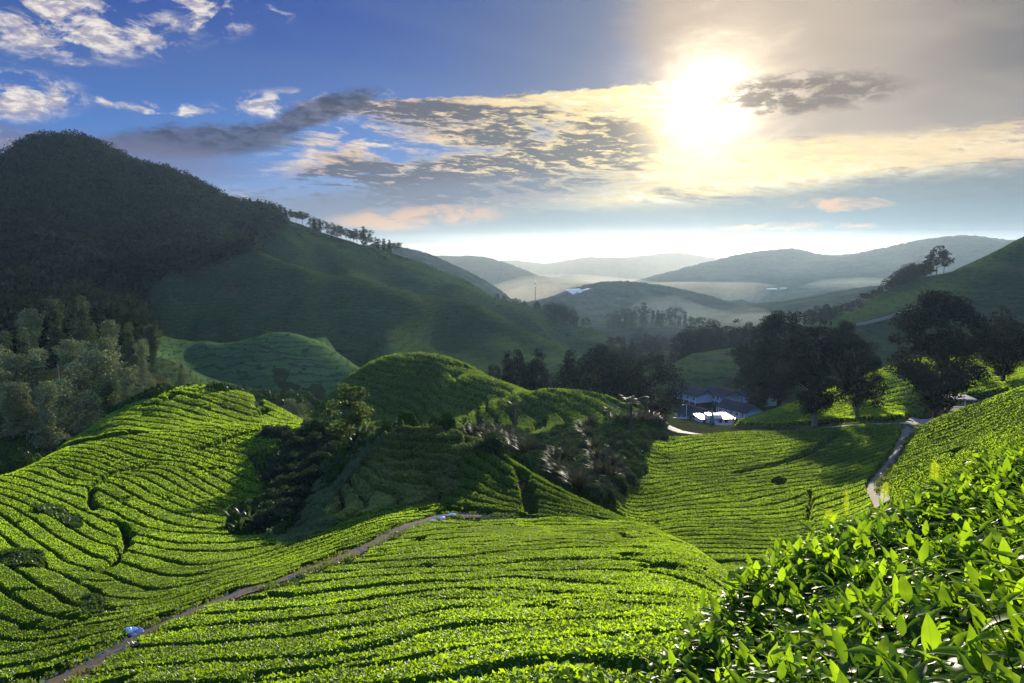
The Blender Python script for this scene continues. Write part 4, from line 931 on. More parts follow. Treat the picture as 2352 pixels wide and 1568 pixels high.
def row_of(items, label, group, name='tree', cat='tree', **kw):
    """items sorted by x get an ordinal from the left in their label"""
    for j, it in enumerate(sorted(items, key=lambda q: q[1])):
        k, x, yt, yb, Y, w = it
        put_tree(name, k, x, yt, yb, Y, w, label=label % ordinal(j + 1), group=group, cat=cat, **kw)
def z6(x, y): return x * .2 + 529.2, y * .2 + 441
def z8(x, y): return x * .225 + 1911, y * .225 + 529
def z7(x, y): return x * .175 + 1499, y * .175 + 588
def z3(x, y): return x * .15 + 1176, y * .15 + 617.4
def z4(x, y): return x * .225 + 1058.4, y * .225 + 940.8
def c4p(x, y): return x * .3376 + 784, y * .3376 + 529.2
def gp(x, y): return x * .2812, y * .2812 + 617.4
# forest ridge skyline
it = []
for k, x, y, w in [('spire_1', 240, 150, 1), ('spire_1', 330, 140, 1), ('spire_2', 372, 138, 1), ('spire_3', 420, 148, 1), ('spire_1', 455, 190, 1), ('spire_2', 530, 178, 1), ('spire_3', 575, 183, 1.1), ('open_1', 607, 205, .8), ('open_2', 690, 240, 1),
                   ('umbrella_1', 760, 318, 1), ('umbrella_2', 832, 340, 1), ('round_1', 945, 312, .9), ('spire_2', 968, 282, .7), ('spire_1', 1030, 372, .9), ('open_1', 1078, 385, 1), ('round_2', 1165, 378, 1), ('round_1', 1228, 393, 1),
                   ('open_2', 1330, 420, 1.1), ('open_3', 1375, 428, 1.1), ('open_1', 1415, 422, 1), ('open_2', 1450, 418, 1), ('spire_3', 1525, 398, 1), ('open_3', 1570, 418, 1), ('open_1', 1660, 515, 1.1), ('spire_2', 1690, 560, 1), ('spire_1', 1760, 533, 1.2),
                   ('spire_3', 1822, 552, 1.1), ('umbrella_1', 1885, 610, 1), ('open_2', 1270, 430, 1), ('round_2', 1000, 365, .9), ('round_1', 480, 230, .8), ('spire_2', 640, 262, 1)]:
    X_, y_ = z6(x, y); it.append((k, X_, y_ - 1, 560, 806, w))
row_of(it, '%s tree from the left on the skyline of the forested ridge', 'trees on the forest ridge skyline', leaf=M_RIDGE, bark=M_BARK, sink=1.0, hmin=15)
# right hill skyline
it = []
for k, x, y, w in [('open_2', 1050, 138, 1.0), ('open_3', 1120, 185, .9), ('open_1', 985, 285, 1), ('open_2', 935, 292, 1), ('round_1', 860, 308, 1.0), ('round_2', 800, 318, 1), ('round_1', 740, 348, 1), ('round_2', 685, 385, 1), ('round_1', 640, 430, 1), ('open_3', 610, 480, 1),
                   ('open_1', 530, 486, .9), ('umbrella_2', 430, 618, 1.0), ('umbrella_1', 350, 634, 1.0), ('open_2', 240, 690, 1), ('open_1', 120, 725, 1), ('round_1', 60, 752, .9), ('round_2', 190, 715, .8), ('dome_1', -55, 745, .8), ('dome_1', -235, 800, .8), ('round_2', -150, 760, .8), ('round_1', 10, 770, .8), ('round_2', 290, 690, .8), ('round_1', 480, 600, .8), ('round_2', 560, 560, .9)]:
    X_, y_ = z8(x, y); it.append((k, X_, y_, 700, float(np.interp(X_, [1530, 1640, 1720, 1850, 2000, 2080, 2150], [330, 345, 355, 400, 440, 455, 455])) - 4, w))
row_of(it, '%s tree from the left in the line along the crest of the right hill', 'trees along the right hill crest', leaf=M_DARK, bark=M_BARK, sink=0.5, hmin=6)
# spur across the valley
it = []
for k, x, y, Y, w in [('round_1', 1060, 448, 700, .8), ('round_2', 1105, 452, 690, .8), ('round_1', 1180, 470, 675, .9), ('round_2', 1210, 464, 675, .8), ('dome_1', 1245, 477, 672, .8), ('dome_1', 1330, 480, 660, .85), ('round_1', 1400, 490, 655, .9), ('open_2', 1428, 476, 655, 1), ('round_2', 1470, 490, 650, .9),
                      ('round_1', 1500, 488, 648, .9), ('open_3', 1540, 508, 645, 1.1), ('round_2', 1575, 530, 640, .9), ('round_1', 1440, 530, 640, .9), ('round_2', 1520, 550, 635, .9), ('open_1', 1665, 588, 620, 1.2), ('round_1', 1590, 575, 636, .8)]:
    X_, y_ = c4p(x, y); it.append((k, X_, y_, 740, Y, w))
row_of(it, '%s tree from the left on the spur across the valley', 'trees on the spur across the valley', leaf=M_RIDGE, bark=M_BARK, sink=1.0, hmin=8)
# dark trees behind the hummocky hill
it = [(k, *c4p(x, y), 880, Y, w) for k, x, y, Y, w in [('cone_1', 1130, 822, 236, .8), ('cone_2', 1200, 812, 232, 1), ('cone_1', 1335, 812, 226, 1.05), ('cone_2', 1555, 812, 215, .95), ('dome_2', 1755, 772, 205, 1.0), ('round_3', 1900, 828, 212, .9), ('round_4', 2110, 838, 186, 1.05), ('cone_2', 1270, 905, 230, 1), ('round_3', 1420, 965, 216, .9), ('round_4', 1040, 908, 222, 1.1), ('round_4', 1990, 890, 200, .7)]]
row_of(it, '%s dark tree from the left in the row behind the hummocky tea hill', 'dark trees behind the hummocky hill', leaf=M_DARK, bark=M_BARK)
# big trees on the right
BIG = [('tall_1', 1870, 735, 968, 170, 1.2, 'tall dark tree with a pale twin trunk standing by the bend of the road'), ('forked_1', 1968, 780, 962, 172, 1.05, 'shorter dark tree with a forked trunk beside the road'),
       ('tall_2', 2148, 665, 952, 166, 1.25, 'tallest dark columnar tree right of the dirt track junction'), ('tall_3', 2300, 735, 905, 186, 1.6, 'broad dark tree behind the pavilion near the right edge'),
       ('tall_2', 1790, 712, 900, 232, 1.15, 'dark tree behind the long houses with a bumpy top'), ('tall_1', 1738, 770, 905, 236, 1.0, 'lower dark tree beside the right hand end of the long houses'), ('tall_3', 1935, 735, 900, 215, .85, 'dark tree half hidden between the two road side trees'),
       ('open_1', 2290, 700, 890, 200, .55, 'thin spiky tree rising above the broad crown at right'), ('tall_1', 2390, 740, 905, 182, 1.5, 'dark tree cut by the right edge of the view'), ('round_3', 2235, 830, 905, 196, .9, 'low rounded dark tree between the tallest tree and the pavilion')]
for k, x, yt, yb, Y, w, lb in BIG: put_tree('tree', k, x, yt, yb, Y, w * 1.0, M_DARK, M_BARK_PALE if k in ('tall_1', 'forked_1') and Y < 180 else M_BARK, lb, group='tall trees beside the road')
# valley bottom and misty trees
it = [(k, *z3(x, y), 780, Y, w) for k, x, y, Y, w in [('umbrella_1', 1570, 1028, 520, 1), ('cone_1', 1700, 1038, 500, .9), ('cone_2', 1830, 1066, 480, .9), ('round_1', 1980, 942, 640, 1), ('round_2', 2110, 1036, 430, 1.1), ('round_1', 2260, 985, 600, 1), ('round_2', 1480, 1100, 470, 1), ('round_1', 1760, 1160, 430, 1), ('round_2', 1900, 1180, 400, 1), ('round_1', 1650, 1180, 420, 1.1)]]
it += [(k, *z7(x, y), 800, Y, w) for k, x, y, Y, w in [('round_1', 660, 825, 430, .9), ('round_2', 735, 815, 430, .9), ('round_2', 350, 1010, 360, .8), ('spire_2', 1100, 815, 420, 1.3), ('dome_2', 1250, 858, 400, .7), ('open_1', 960, 915, 420, 1), ('open_2', 1012, 890, 425, .9), ('round_1', 1380, 888, 390, .9), ('open_3', 1580, 788, 380, .9), ('round_2', 850, 1000, 400, 1), ('round_1', 1150, 930, 405, .9), ('round_1', 460, 930, 400, .8), ('round_2', 1450, 830, 370, .9), ('round_1', 540, 960, 380, .8)]]
row_of(it, '%s tree from the left among those on the valley bottom', 'trees on the valley bottom', leaf=M_DARK, bark=M_BARK, hmin=6)
it = [(k, *z3(x, y), 760, Y, w) for k, x, y, Y, w in [('round_1', 1500, 640, 960, .7), ('round_2', 1655, 565, 950, .8), ('dome_1', 1775, 590, 950, .7), ('spire_1', 2010, 498, 940, 1.2), ('open_2', 1920, 560, 945, 1), ('open_1', 2105, 598, 940, .9), ('spire_3', 2155, 628, 940, 1), ('spire_2', 2228, 636, 935, 1), ('round_1', 2280, 648, 935, .8), ('round_2', 1850, 640, 950, .9), ('round_1', 1590, 680, 950, .9)]]
it += [(k, *z7(x, y), 760, Y, w) for k, x, y, Y, w in [('round_1', 290, 632, 900, .9), ('spire_3', 60, 706, 920, 1), ('spire_2', 105, 715, 920, 1), ('open_1', 180, 695, 915, 1), ('spire_1', 420, 725, 900, 1), ('umbrella_1', 550, 790, 860, 1)]]
row_of(it, '%s pale misty tree from the left on the low shelf beyond the valley', 'misty trees on the low shelf', leaf=M_RIDGE, bark=M_BARK, sink=1.0, hmin=14)
# olive grove, left
it = [(k, *gp(x, y), 960, Y, w) for k, x, y, Y, w in [('grove_1', 720, 185, 205, 1.05), ('grove_2', 500, 235, 200, 1.1), ('grove_3', 300, 330, 195, 1.1), ('grove_1', 230, 445, 180, 1.1), ('grove_2', 60, 500, 180, 1.2), ('grove_3', 600, 580, 178, 1.3), ('grove_1', 720, 550, 172, 1.3), ('grove_2', 905, 548, 176, 1.2),
      ('grove_3', 935, 420, 205, 1.1), ('grove_1', 1085, 415, 208, 1.1), ('grove_2', 1180, 570, 195, 1.0), ('grove_3', 1275, 455, 205, .85), ('grove_1', 1500, 695, 200, .8), ('grove_2', 1050, 800, 160, 1.4), ('grove_3', 830, 670, 160, 1.4), ('grove_1', 640, 720, 158, 1.4), ('grove_2', 310, 640, 160, 1.3), ('grove_3', 130, 700, 158, 1.3),
      ('grove_1', 210, 900, 136, 1.25), ('grove_2', 390, 905, 134, 1.2), ('grove_3', 90, 930, 134, 1.3), ('grove_1', 520, 860, 146, 1.4), ('grove_2', 900, 850, 150, 1.5), ('grove_3', 1150, 960, 150, 1.7), ('grove_1', 740, 960, 146, 1.6), ('grove_2', 1230, 890, 175, 1.4), ('grove_3', -20, 620, 160, 1.3), ('grove_1', -60, 850, 138, 1.3), ('grove_2', 20, 800, 150, 1.3), ('grove_1', 1380, 880, 190, 1.3),
      ('grove_3', -200, 560, 170, 1.3), ('grove_2', -240, 860, 140, 1.4)]]
for j, q in enumerate(sorted(it, key=lambda q: q[1])):
    k, x, yt, yb, Y, w = q
    put_tree('tree', k, x, yt, yb, Y, w, M_GROVE if j % 4 != 1 else M_GROVE_D, M_BARK_PALE, '%s %s tree from the left in the shaded grove below the mountain' % (ordinal(j + 1), 'olive leaved' if j % 4 != 1 else 'deep green'), group='trees of the shaded grove')
# the golden tree and the brush round it
put_tree('tree', 'sapling_1', 806, 876, 1010, 90, 1.35, M_GOLD, M_BARK, 'yellow green pointed tree standing alone between the bowl and the mound')
it = [('shrub_%d' % (1 + j % 3), 500 + x * .2625, 852.8 + y * .2625, 1100, Y, 1.0) for j, (x, y, Y) in enumerate([(880, 385, 92), (960, 420, 94), (1040, 470, 92), (760, 470, 92), (860, 520, 86), (700, 560, 86), (960, 560, 86), (1100, 560, 88), (560, 690, 80), (660, 680, 80), (800, 650, 80), (900, 640, 80), (1010, 640, 82), (1280, 500, 84), (1330, 530, 80),
      (520, 800, 74), (640, 800, 74), (780, 790, 74), (900, 780, 75), (560, 900, 69), (680, 880, 69), (820, 880, 69), (480, 1020, 64), (600, 1000, 64), (720, 980, 64), (430, 1120, 60), (540, 1110, 60), (640, 1100, 60), (380, 1220, 56), (480, 1220, 56), (560, 1220, 56), (600, 480, 98), (540, 500, 99), (460, 500, 100), (640, 560, 94), (1000, 740, 78)])]
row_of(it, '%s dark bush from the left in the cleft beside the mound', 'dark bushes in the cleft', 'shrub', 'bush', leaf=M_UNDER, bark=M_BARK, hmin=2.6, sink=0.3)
it = [('shrub_%d' % (1 + j % 3), *z4(x, y), 1000, None, 1.0) for j, (x, y) in enumerate([(830, 230), (960, 210), (1000, 190), (1130, 220), (1300, 180), (1450, 170), (1560, 210), (1640, 240), (1700, 330), (1850, 200), (1950, 190), (2050, 220), (700, 330), (880, 330), (1050, 320), (1250, 330), (1400, 330), (1560, 330), (1850, 320), (1000, 430),
      (1150, 420), (1330, 430), (1500, 420), (1650, 430), (900, 520), (1250, 520), (1400, 560), (1600, 540), (1750, 540), (1150, 600), (1350, 640), (1550, 640), (1700, 660), (1300, 720), (1450, 750), (1600, 720), (1350, 800), (1480, 830), (300, 330), (500, 350)])]
it = [(k, x, y, y + 16, None, w) for k, x, y, _, _, w in it]
row_of(it, '%s dark bush from the left in the gully behind the mound', 'dark bushes in the gully', 'shrub', 'bush', leaf=M_UNDER, bark=M_BARK, hmin=2.6, sink=0.3)
put_tree('shrub', 'shrub_2', 668, 912, 935, 160, .7, M_GROVE, M_BARK_PALE, 'pale feathery bush behind the second tea hill', 'bush')

# ------------------------------------------------------------------ strap-leaved plants
def blade_fan(seed, n, length, width, droop, up, segs=6, base_r=0.05):
    r = np.random.default_rng(seed); V, F = [], []; tint = []
    for i in range(n):
        a = r.random() * 6.28; el = R_(up) + r.normal() * 0.22; L = length * r.uniform(0.6, 1.1); w = width * r.uniform(0.7, 1.2); o = len(V)
        d0 = np.array([math.cos(a), math.sin(a), 0]); sd = np.array([-math.sin(a), math.cos(a), 0]); p = d0 * base_r * r.random(); ang = el
        for j in range(segs + 1):
            u = j / segs; ww = w * (math.sin(math.pi * min(1, 0.12 + 0.88 * u)) ** 0.7 if u < 1 else 0.02)
            V += [p - sd * ww, p + sd * ww + np.array([0, 0, ww * 0.2])]; tint += [i / n] * 2
            p = p + (d0 * math.cos(ang) + np.array([0, 0, math.sin(ang)])) * L / segs; ang -= droop / segs * (0.5 + u)
        for j in range(segs): F.append((o + 2 * j, o + 2 * j + 1, o + 2 * j + 3, o + 2 * j + 2))
    return np.array(V), np.array(F), np.array(tint)
M_CANE = leafy('silvery_cane_leaves', (0.045, 0.052, 0.030), (0.05, 0.065, 0.025), 0.4, 0.5, 0.8, 0.02, 0.42)
M_BANANA = leafy('banana_leaves', (0.035, 0.065, 0.02), (0.08, 0.16, 0.02), 0.45, 0.4, 0.8, 0.03, 0.35)
cane = [mesh_np('leaves', *blade_fan(50 + i, 90, 1.0, 0.020, 1.5, 66)[:2], [M_CANE], attrs=None) for i in range(2)]
ban = [mesh_np('leaves', *blade_fan(60 + i, 13, 0.95, 0.09, 1.4, 62, 7)[:2], [M_BANANA]) for i in range(2)]
sv, sf = tube([(0, 0, -.1), (0.01, 0, .3), (0.0, 0.01, .5)], [.07, .05, .03], 7); stem_m = mesh_np('stem', sv, sf, [M_BARK])
def put_plant(name, me, x, yb, H, label, cat, group, i, stem=True, lift=0.0):
    s, v = hit([x], [yb]); s = float(s[0]); Y = math.exp(float(v[0]))
    e = empty(name, (s * Y, Y, float(height(s * Y, Y)) - DROP + lift), i * 1.7); e.scale = (H, H, H)
    link('leaves', me, e)
    if stem: link('stem', stem_m, e)
    return tag(e, label, cat, group)
CL = sorted([z4(x, y) for x, y in [(80, 250), (150, 260), (220, 250), (290, 260), (350, 270), (410, 280), (470, 300), (530, 330), (590, 350), (260, 330), (360, 350), (450, 380), (560, 420), (650, 410), (1280, 190), (1340, 170), (1250, 260), (1310, 300), (1600, 130), (1850, 120), (1920, 130), (1990, 140), (2050, 150), (960, 520), (1030, 530), (1100, 520),
      (1380, 540), (1450, 560), (1540, 580), (990, 680), (1060, 720), (1150, 780), (1200, 830), (1430, 700), (1520, 740), (1380, 410), (720, 430), (640, 470), (1750, 130), (1680, 140)]])
for j, (x, y) in enumerate(CL):
    put_plant('cane_clump', cane[j % 2], x, y + 4, 2.5 + 1.0 * rng.random(), '%s clump from the left of silvery arching canes in the gully' % ordinal(j + 1), 'cane plant', 'arching cane clumps in the gully', j, stem=False, lift=1.0)
BL = sorted([(535, 1205), (556, 1196), (572, 1212), (585, 1190), (548, 1222), (672, 1055), (690, 1062), (822, 1010), (812, 1018), (1345, 995), (1330, 1075)])
for j, (x, y) in enumerate(BL):
    put_plant('banana_plant', ban[j % 2], x, y, 1.2 + .6 * rng.random(), '%s banana plant from the left with broad drooping leaves among dark bushes' % ordinal(j + 1), 'banana plant', 'banana plants in the brush', j, lift=0.9)
fern_top = [mesh_np('fronds', *blade_fan(80, 16, 0.55, 0.06, 1.6, 35, 6)[:2], [M_GOLD])]
ft_v, ft_f = tube([(0, 0, -.1), (.02, 0, .5), (0, .01, 1.0)], [.05, .035, .03], 7); ft_stem = mesh_np('trunk', ft_v, ft_f, [M_BARK])
for x, y, H, lb in [(1180, 985, 5.0, 'tree fern with a flat crown above the left cane thicket'), (1448, 1005, 6.5, 'tall tree fern with a slim trunk near the road end of the gully'), (1398, 985, 4.0, 'low tree fern in the middle of the gully')]:
    s, v = hit([x], [y]); s = float(s[0]); Y = math.exp(float(v[0])); e = empty('tree_fern', (s * Y, Y, float(height(s * Y, Y)) - DROP)); e.scale = (H, H, H)
    f = link('fronds', fern_top[0], e); f.location = (0, 0, 1.0); link('trunk', ft_stem, e); tag(e, lb, 'tree fern')

# ------------------------------------------------------------------ the forest canopy on the mountain
def build_forest():
    r = np.random.default_rng(5)
    s, v = np.meshgrid(np.arange(-0.95, -0.05, 0.0036), np.arange(math.log(215), math.log(860), 0.0095)); s = s.ravel(); v = v.ravel()
    s = s + r.normal(size=len(s)) * 0.0016; v = v + r.normal(size=len(v)) * 0.004
    px, py = pix(s, tgrid(s, v)); Y = np.exp(v)
    poly = [(-420, 480), (-200, 400), (0, 355), (60, 330), (120, 318), (200, 328), (300, 360), (400, 402), (480, 432), (550, 462), (620, 492), (650, 512), (600, 560), (560, 572), (500, 590), (400, 612), (335, 640), (320, 700), (330, 760), (250, 800), (0, 860), (-420, 900)]
    jit = fbm(s * 60, v * 60, 2, 3) * 40
    k = in_poly(px + jit, py + jit, poly)
    keep = k & (r.random(len(s)) < np.clip((Y / 480) ** 0.6, 0.35, 1.0))
    s, v, Y = s[keep], v[keep], Y[keep]; X_ = s * Y; n = len(s)
    D = (3.2 + 7.0 * r.random(n) ** 1.8) * np.clip(Y / 500, 0.75, 1.15); z = height(X_, Y) + relief(X_, Y) + r.uniform(-1.0, 4.5, n)
    V, F, tint = leaf_cloud(np.c_[X_, Y, z], D, 72, 1.8, r, 0.85, 1.1)
    print('forest crowns', n, len(F))
    o = link('forest', mesh_np('forest', V, F, [M_FOREST], smooth=False, attrs={'leaf': tint})); tag(o, 'dense dark forest canopy covering the mountain on the left', 'forest', None, 'stuff')
M_FOREST = leafy('forest_canopy', (0.020, 0.030, 0.029), (0.014, 0.022, 0.013), 0.2, 0.85, 0.03, 0.0, 0.35, 0.001)
build_forest()
# ------------------------------------------------------------------ roads and paths laid on the ground
def drape(name, pts, wid, lift=0.10, mat=None, n=7, label=None):
    q = np.asarray(pts, float); w = wpts(dense(q, n)); r = np.random.default_rng(len(pts))
    d = np.gradient(w, axis=0); d /= np.linalg.norm(d, axis=1)[:, None]; nrm = np.c_[-d[:, 1], d[:, 0]]
    wd = np.interp(np.linspace(0, 1, len(w)), np.linspace(0, 1, len(np.atleast_1d(wid))), np.atleast_1d(wid)) if np.ndim(wid) else np.full(len(w), wid)
    k = 7; V = []
    for i in range(len(w)):
        for j in range(k):
            u = j / (k - 1) - 0.5; p = w[i] + nrm[i] * u * wd[i] * (1 + 0.5 * (r.random() - .5)); z = float(height(p[0], p[1])) - float(drop(p[0:1], p[1:2])[0]) + lift + float(relief(p[0], p[1]))
            z += np.clip(1 - p[1] / 160, 0, 1) * float(fbm(np.array(p[0] / 1.5), np.array(p[1] / 1.5), 3, 2)) * 0.12 + (lift * 0.35 * (1 if abs(u) < .15 else (-1.6 if abs(u) > .45 else -0.2)))
            V.append((p[0], p[1], z))
    F = [(i * k + j, i * k + j + 1, (i + 1) * k + j + 1, (i + 1) * k + j) for i in range(len(w) - 1) for j in range(k - 1)]
    o = link(name, mesh_np(name, V, F, [mat or M_ROAD])); return tag(o, label, None, None, 'structure')
M_PALE = plain('pale_gravel', (0.30, 0.27, 0.25), 0.9, 0.15, 0.8, 0.35)
M_DIRT = plain('trodden_dirt', (0.072, 0.056, 0.038), 0.95, 0.05, 1.0, 0.5)
drape('path', PATH_MID[:-2] + [(1055, 1180), (1105, 1181)], [1.2, 1.1, 1.0, 1.1, 1.4, 1.6, 1.3, 0.8], 0.08, M_DIRT)
drape('road', [(1500, 938), (1513, 958), (1530, 972), (1560, 984), (1600, 990), (1640, 993)], [3.0, 3.4, 3.2, 2.6, 2.0], 0.25, M_PALE)
drape('road', [(1830, 990), (1880, 979), (1950, 971), (2030, 967), (2120, 965), (2170, 960)], [1.5, 2.2, 3.0, 3.6, 3.8], 0.30, M_PALE)
drape('track', [(2088, 970), (2080, 985), (2068, 1005), (2055, 1030), (2040, 1055), (2015, 1082), (1996, 1105), (2000, 1125), (2025, 1145)], [4.6, 2.6, 1.6, 1.4, 1.7, 2.2, 3.0, 2.8], 0.16, M_ROAD)
drape('path', [(1965, 757), (2000, 752), (2040, 744), (2075, 734), (2100, 724)], 0.9, 1.4, M_ROAD)

def verge(name, L, half, n, size, m, label, seed, lo=0.75, hi=1.9):
    """grass and weeds growing along both edges of a path"""
    r = np.random.default_rng(seed); w = wpts(dense(L, 12)); d = np.gradient(w, axis=0); d /= np.linalg.norm(d, axis=1)[:, None]; nm = np.c_[-d[:, 1], d[:, 0]]
    k = r.integers(0, len(w), n); sg = np.where(r.random(n) < .5, -1, 1); off = sg * half * r.uniform(lo, hi, n)
    q = w[k] + nm[k] * off[:, None] + r.normal(size=(n, 2)) * .12; cl = fbm(q[:, 0] / .9, q[:, 1] / .9, 3, seed) > -0.04; q = q[cl]; n = len(q)
    z = height(q[:, 0], q[:, 1]) - drop(q[:, 0], q[:, 1]) + .06
    cen = np.c_[q, z]; V, F, t = leaf_cloud(cen, np.full(n, size * 1.2), 7, size, r, .8, .9)
    tag(link(name, mesh_np(name, V, F, [m], smooth=False, attrs={'leaf': t})), label, 'grass', None, 'stuff')
M_VERGE = leafy('verge_grass', (0.06, 0.095, 0.025), (0.12, 0.20, 0.02), 0.45, 0.5, 0.8, 0.02)
verge('grass', PATH_MID, 1.0, 2600, 0.10, M_VERGE, 'short grass and weeds along the edges of the diagonal path', 5, 0.45, 1.5)
TRACK = [(2088, 970), (2080, 985), (2068, 1005), (2055, 1030), (2040, 1055), (2015, 1082), (1996, 1105), (2000, 1125), (2025, 1145)]
verge('grass', TRACK, 1.6, 2200, 0.28, M_VERGE, 'rough grass along the edges of the dirt track', 6, 0.5, 2.0)
verge('grass', [(1830, 990), (1880, 979), (1950, 971), (2030, 967), (2120, 965)], 2.0, 1500, 0.3, M_VERGE, 'rough grass along the pale road under the trees', 7, 0.7, 2.2)
def gravel(L, half, n, seed, label):
    r = np.random.default_rng(seed); w = wpts(dense(L, 12)); k = r.integers(0, len(w), n); q = w[k] + r.normal(size=(n, 2)) * half * .45
    z = height(q[:, 0], q[:, 1]) - drop(q[:, 0], q[:, 1]) + .06; a = r.uniform(.02, .07, n) ; V = np.array([(1, 0, 0), (0, 1, 0), (-1, 0, 0), (0, -1, 0), (.3, .3, .9), (-.3, -.2, .8)])
    W = np.c_[q, z][:, None] + V[None] * (a[:, None] * r.uniform(.6, 1.4, (n, 3)))[:, None]
    T = np.array([(0, 1, 4, 4), (1, 2, 4, 4), (2, 3, 5, 5), (3, 0, 5, 5), (4, 2, 5, 5), (4, 5, 0, 0)]); F = []
    me = bpy.data.meshes.new('gravel'); me.from_pydata(W.reshape(-1, 3).tolist(), [], [tuple(int(x) + 6 * i for x in dict.fromkeys(t)) for i in range(n) for t in T.tolist()]); me.materials.append(M_PALE)
    tag(link('gravel', me), label, 'gravel', None, 'stuff')
gravel(PATH_MID, 1.0, 900, 3, 'loose pale stones on the diagonal path')
# ------------------------------------------------------------------ boxes, prisms
def box(x0, x1, y0, y1, z0, z1):
    V = np.array([(x, y, z) for z in (z0, z1) for x, y in ((x0, y0), (x1, y0), (x1, y1), (x0, y1))], float)
    F = np.array([(3, 2, 1, 0), (4, 5, 6, 7), (0, 1, 5, 4), (1, 2, 6, 5), (2, 3, 7, 6), (3, 0, 4, 7)]); return V, F
def slab(p, th):
    """thick sheet from four corners"""
    p = np.asarray(p, float); V = np.vstack([p, p + np.array([0, 0, th])])
    return V, np.array([(3, 2, 1, 0), (4, 5, 6, 7), (0, 1, 5, 4), (1, 2, 6, 5), (2, 3, 7, 6), (3, 0, 4, 7)])
def part(name, shapes, m, parent, label=None):
    V, F = join(shapes); o = link(name, mesh_np(name, V, F, [m], smooth=False), parent)
    if label: o['label'] = label
    return o
M_WALL = plain('blue_grey_limewash', (0.34, 0.42, 0.56), 0.85, 0.15, 1.5, 0.18)
M_WALLW = plain('white_limewash', (0.72, 0.74, 0.80), 0.85, 0.15, 1.5, 0.12)
M_ROOF = plain('weathered_dark_roof', (0.045, 0.042, 0.052), 1.0, 0.02, 0.7, 0.45)
M_GLASS = plain('dark_pane', (0.03, 0.04, 0.06), 0.2, 0.5, 1.0, 0.2)
M_TRIM = plain('pale_timber', (0.55, 0.58, 0.64), 0.7, 0.2, 2.0, 0.2)
M_DOOR = plain('blue_door_paint', (0.06, 0.14, 0.32), 0.5, 0.3, 2.0, 0.2)
M_METAL = plain('bright_roof_sheet', (0.95, 0.72, 0.50), 0.34, 0.5, 0.8, 0.10, 1.0)
M_METAL2 = plain('dull_roof_sheet', (0.55, 0.60, 0.70), 0.42, 0.5, 0.8, 0.2, 1.0)
M_PINK = plain('pink_paint', (0.72, 0.36, 0.26), 0.7, 0.3, 1.0, 0.15)
M_TEMPLE = plain('green_tower_paint', (0.10, 0.20, 0.15), 0.6, 0.3, 2.0, 0.3)
M_FILM = plain('greenhouse_film', (0.85, 0.78, 0.66), 0.6, 0.3, 0.3, 0.1)
def spot(x, y):
    s, v = hit([x], [y]); s = float(s[0]); Y = math.exp(float(v[0])); return s * Y, Y, float(height(s * Y, Y)) - float(drop([s * Y], [Y])[0])
def at(x, y, Y):
    s, t = st(x, y); return float(s) * Y, Y, float(t) * Y
def long_house(x0, x1, y0, y1, ytop, Y, nbay, label, gable=True, group='long houses in the valley'):
    """a row house seen along its front: pixel x0..x1, wall foot y0 (left) to y1 (right)"""
    a = np.array(at(x0, y0, Y)); b = np.array(at(x1, y1, Y * 0.955)); L = math.hypot(b[0] - a[0], b[1] - a[1]); rz = math.atan2(b[1] - a[1], b[0] - a[0])
    g = min(float(height(*a[:2])), float(height(*b[:2]))) - DROP
    z0 = min(a[2], b[2]); e = empty('house', (a[0], a[1], z0), rz); hw, dp, rh = 2.7, 6.4, 1.7
    part('plinth', [box(-.15, L + .15, -.15, dp + .15, min(-.3, g - z0 - .6), .35)], M_ROOF, e)
    gv = np.array([(0, 0, .35), (L, 0, .35), (L, dp, .35), (0, dp, .35), (0, 0, hw), (L, 0, hw), (L, dp, hw), (0, dp, hw)])
    w = part('wall', [(gv, np.array([(0, 1, 5, 4), (1, 2, 6, 5), (2, 3, 7, 6), (3, 0, 4, 7), (4, 5, 6, 7)])),
                      slab([(0, 0, hw), (0, dp, hw), (0, dp / 2, hw + rh - .1), (0, dp / 2, hw + rh - .1)], .01), slab([(L, 0, hw), (L, dp, hw), (L, dp / 2, hw + rh - .1), (L, dp / 2, hw + rh - .1)], .01)], M_WALL, e)
    o = .7
    rf = part('roof', [slab([(-o, -o, hw - .25), (L + o, -o, hw - .25), (L + o, dp / 2, hw + rh), (-o, dp / 2, hw + rh)], .12),
                       slab([(-o, dp / 2 + .004, hw + rh), (L + o, dp / 2 + .004, hw + rh), (L + o, dp + o, hw - .25), (-o, dp + o, hw - .25)], .12)], M_ROOF, e)
    part('ridge_cap', [box(-o, L + o, dp / 2 - .12, dp / 2 + .12, hw + rh + .13, hw + rh + .22)], M_ROOF, rf)
    bw = L / nbay
    for i in range(nbay):
        c = (i + .5) * bw
        if i % 3 == 1:
            d = part('door', [box(c - .45, c + .45, -.06, -.005, .35, 2.35)], M_DOOR, e); part('handle', [box(c + .25, c + .33, -.11, -.065, 1.25, 1.4)], M_TRIM, d)
        else:
            wn = part('window', [box(c - .6, c + .6, -.05, -.005, 1.15, 2.15)], M_GLASS, e)
            part('frame', [box(c - .68, c - .6, -.08, -.004, 1.08, 2.22), box(c + .6, c + .68, -.08, -.004, 1.08, 2.22), box(c - .6, c + .6, -.08, -.004, 2.15, 2.22), box(c - .6, c + .6, -.08, -.004, 1.08, 1.15), box(c - .03, c + .03, -.075, -.051, 1.15, 2.15)], M_TRIM, wn)
    for i in range(nbay + 1): part('post', [box(i * bw - .07 + (i == 0) * .1 - (i == nbay) * .1, i * bw + .07 + (i == 0) * .1 - (i == nbay) * .1, -.62, -.48, -.2, hw - .2)], M_TRIM, e)
    return tag(e, label, 'house', group)
long_house(1545, 1600, 914, 922, 885, 262, 4, 'leftmost of the three blue walled long houses, beside the round dark tree')
long_house(1615, 1664, 916, 925, 888, 258, 5, 'middle one of the three blue walled long houses in the valley')
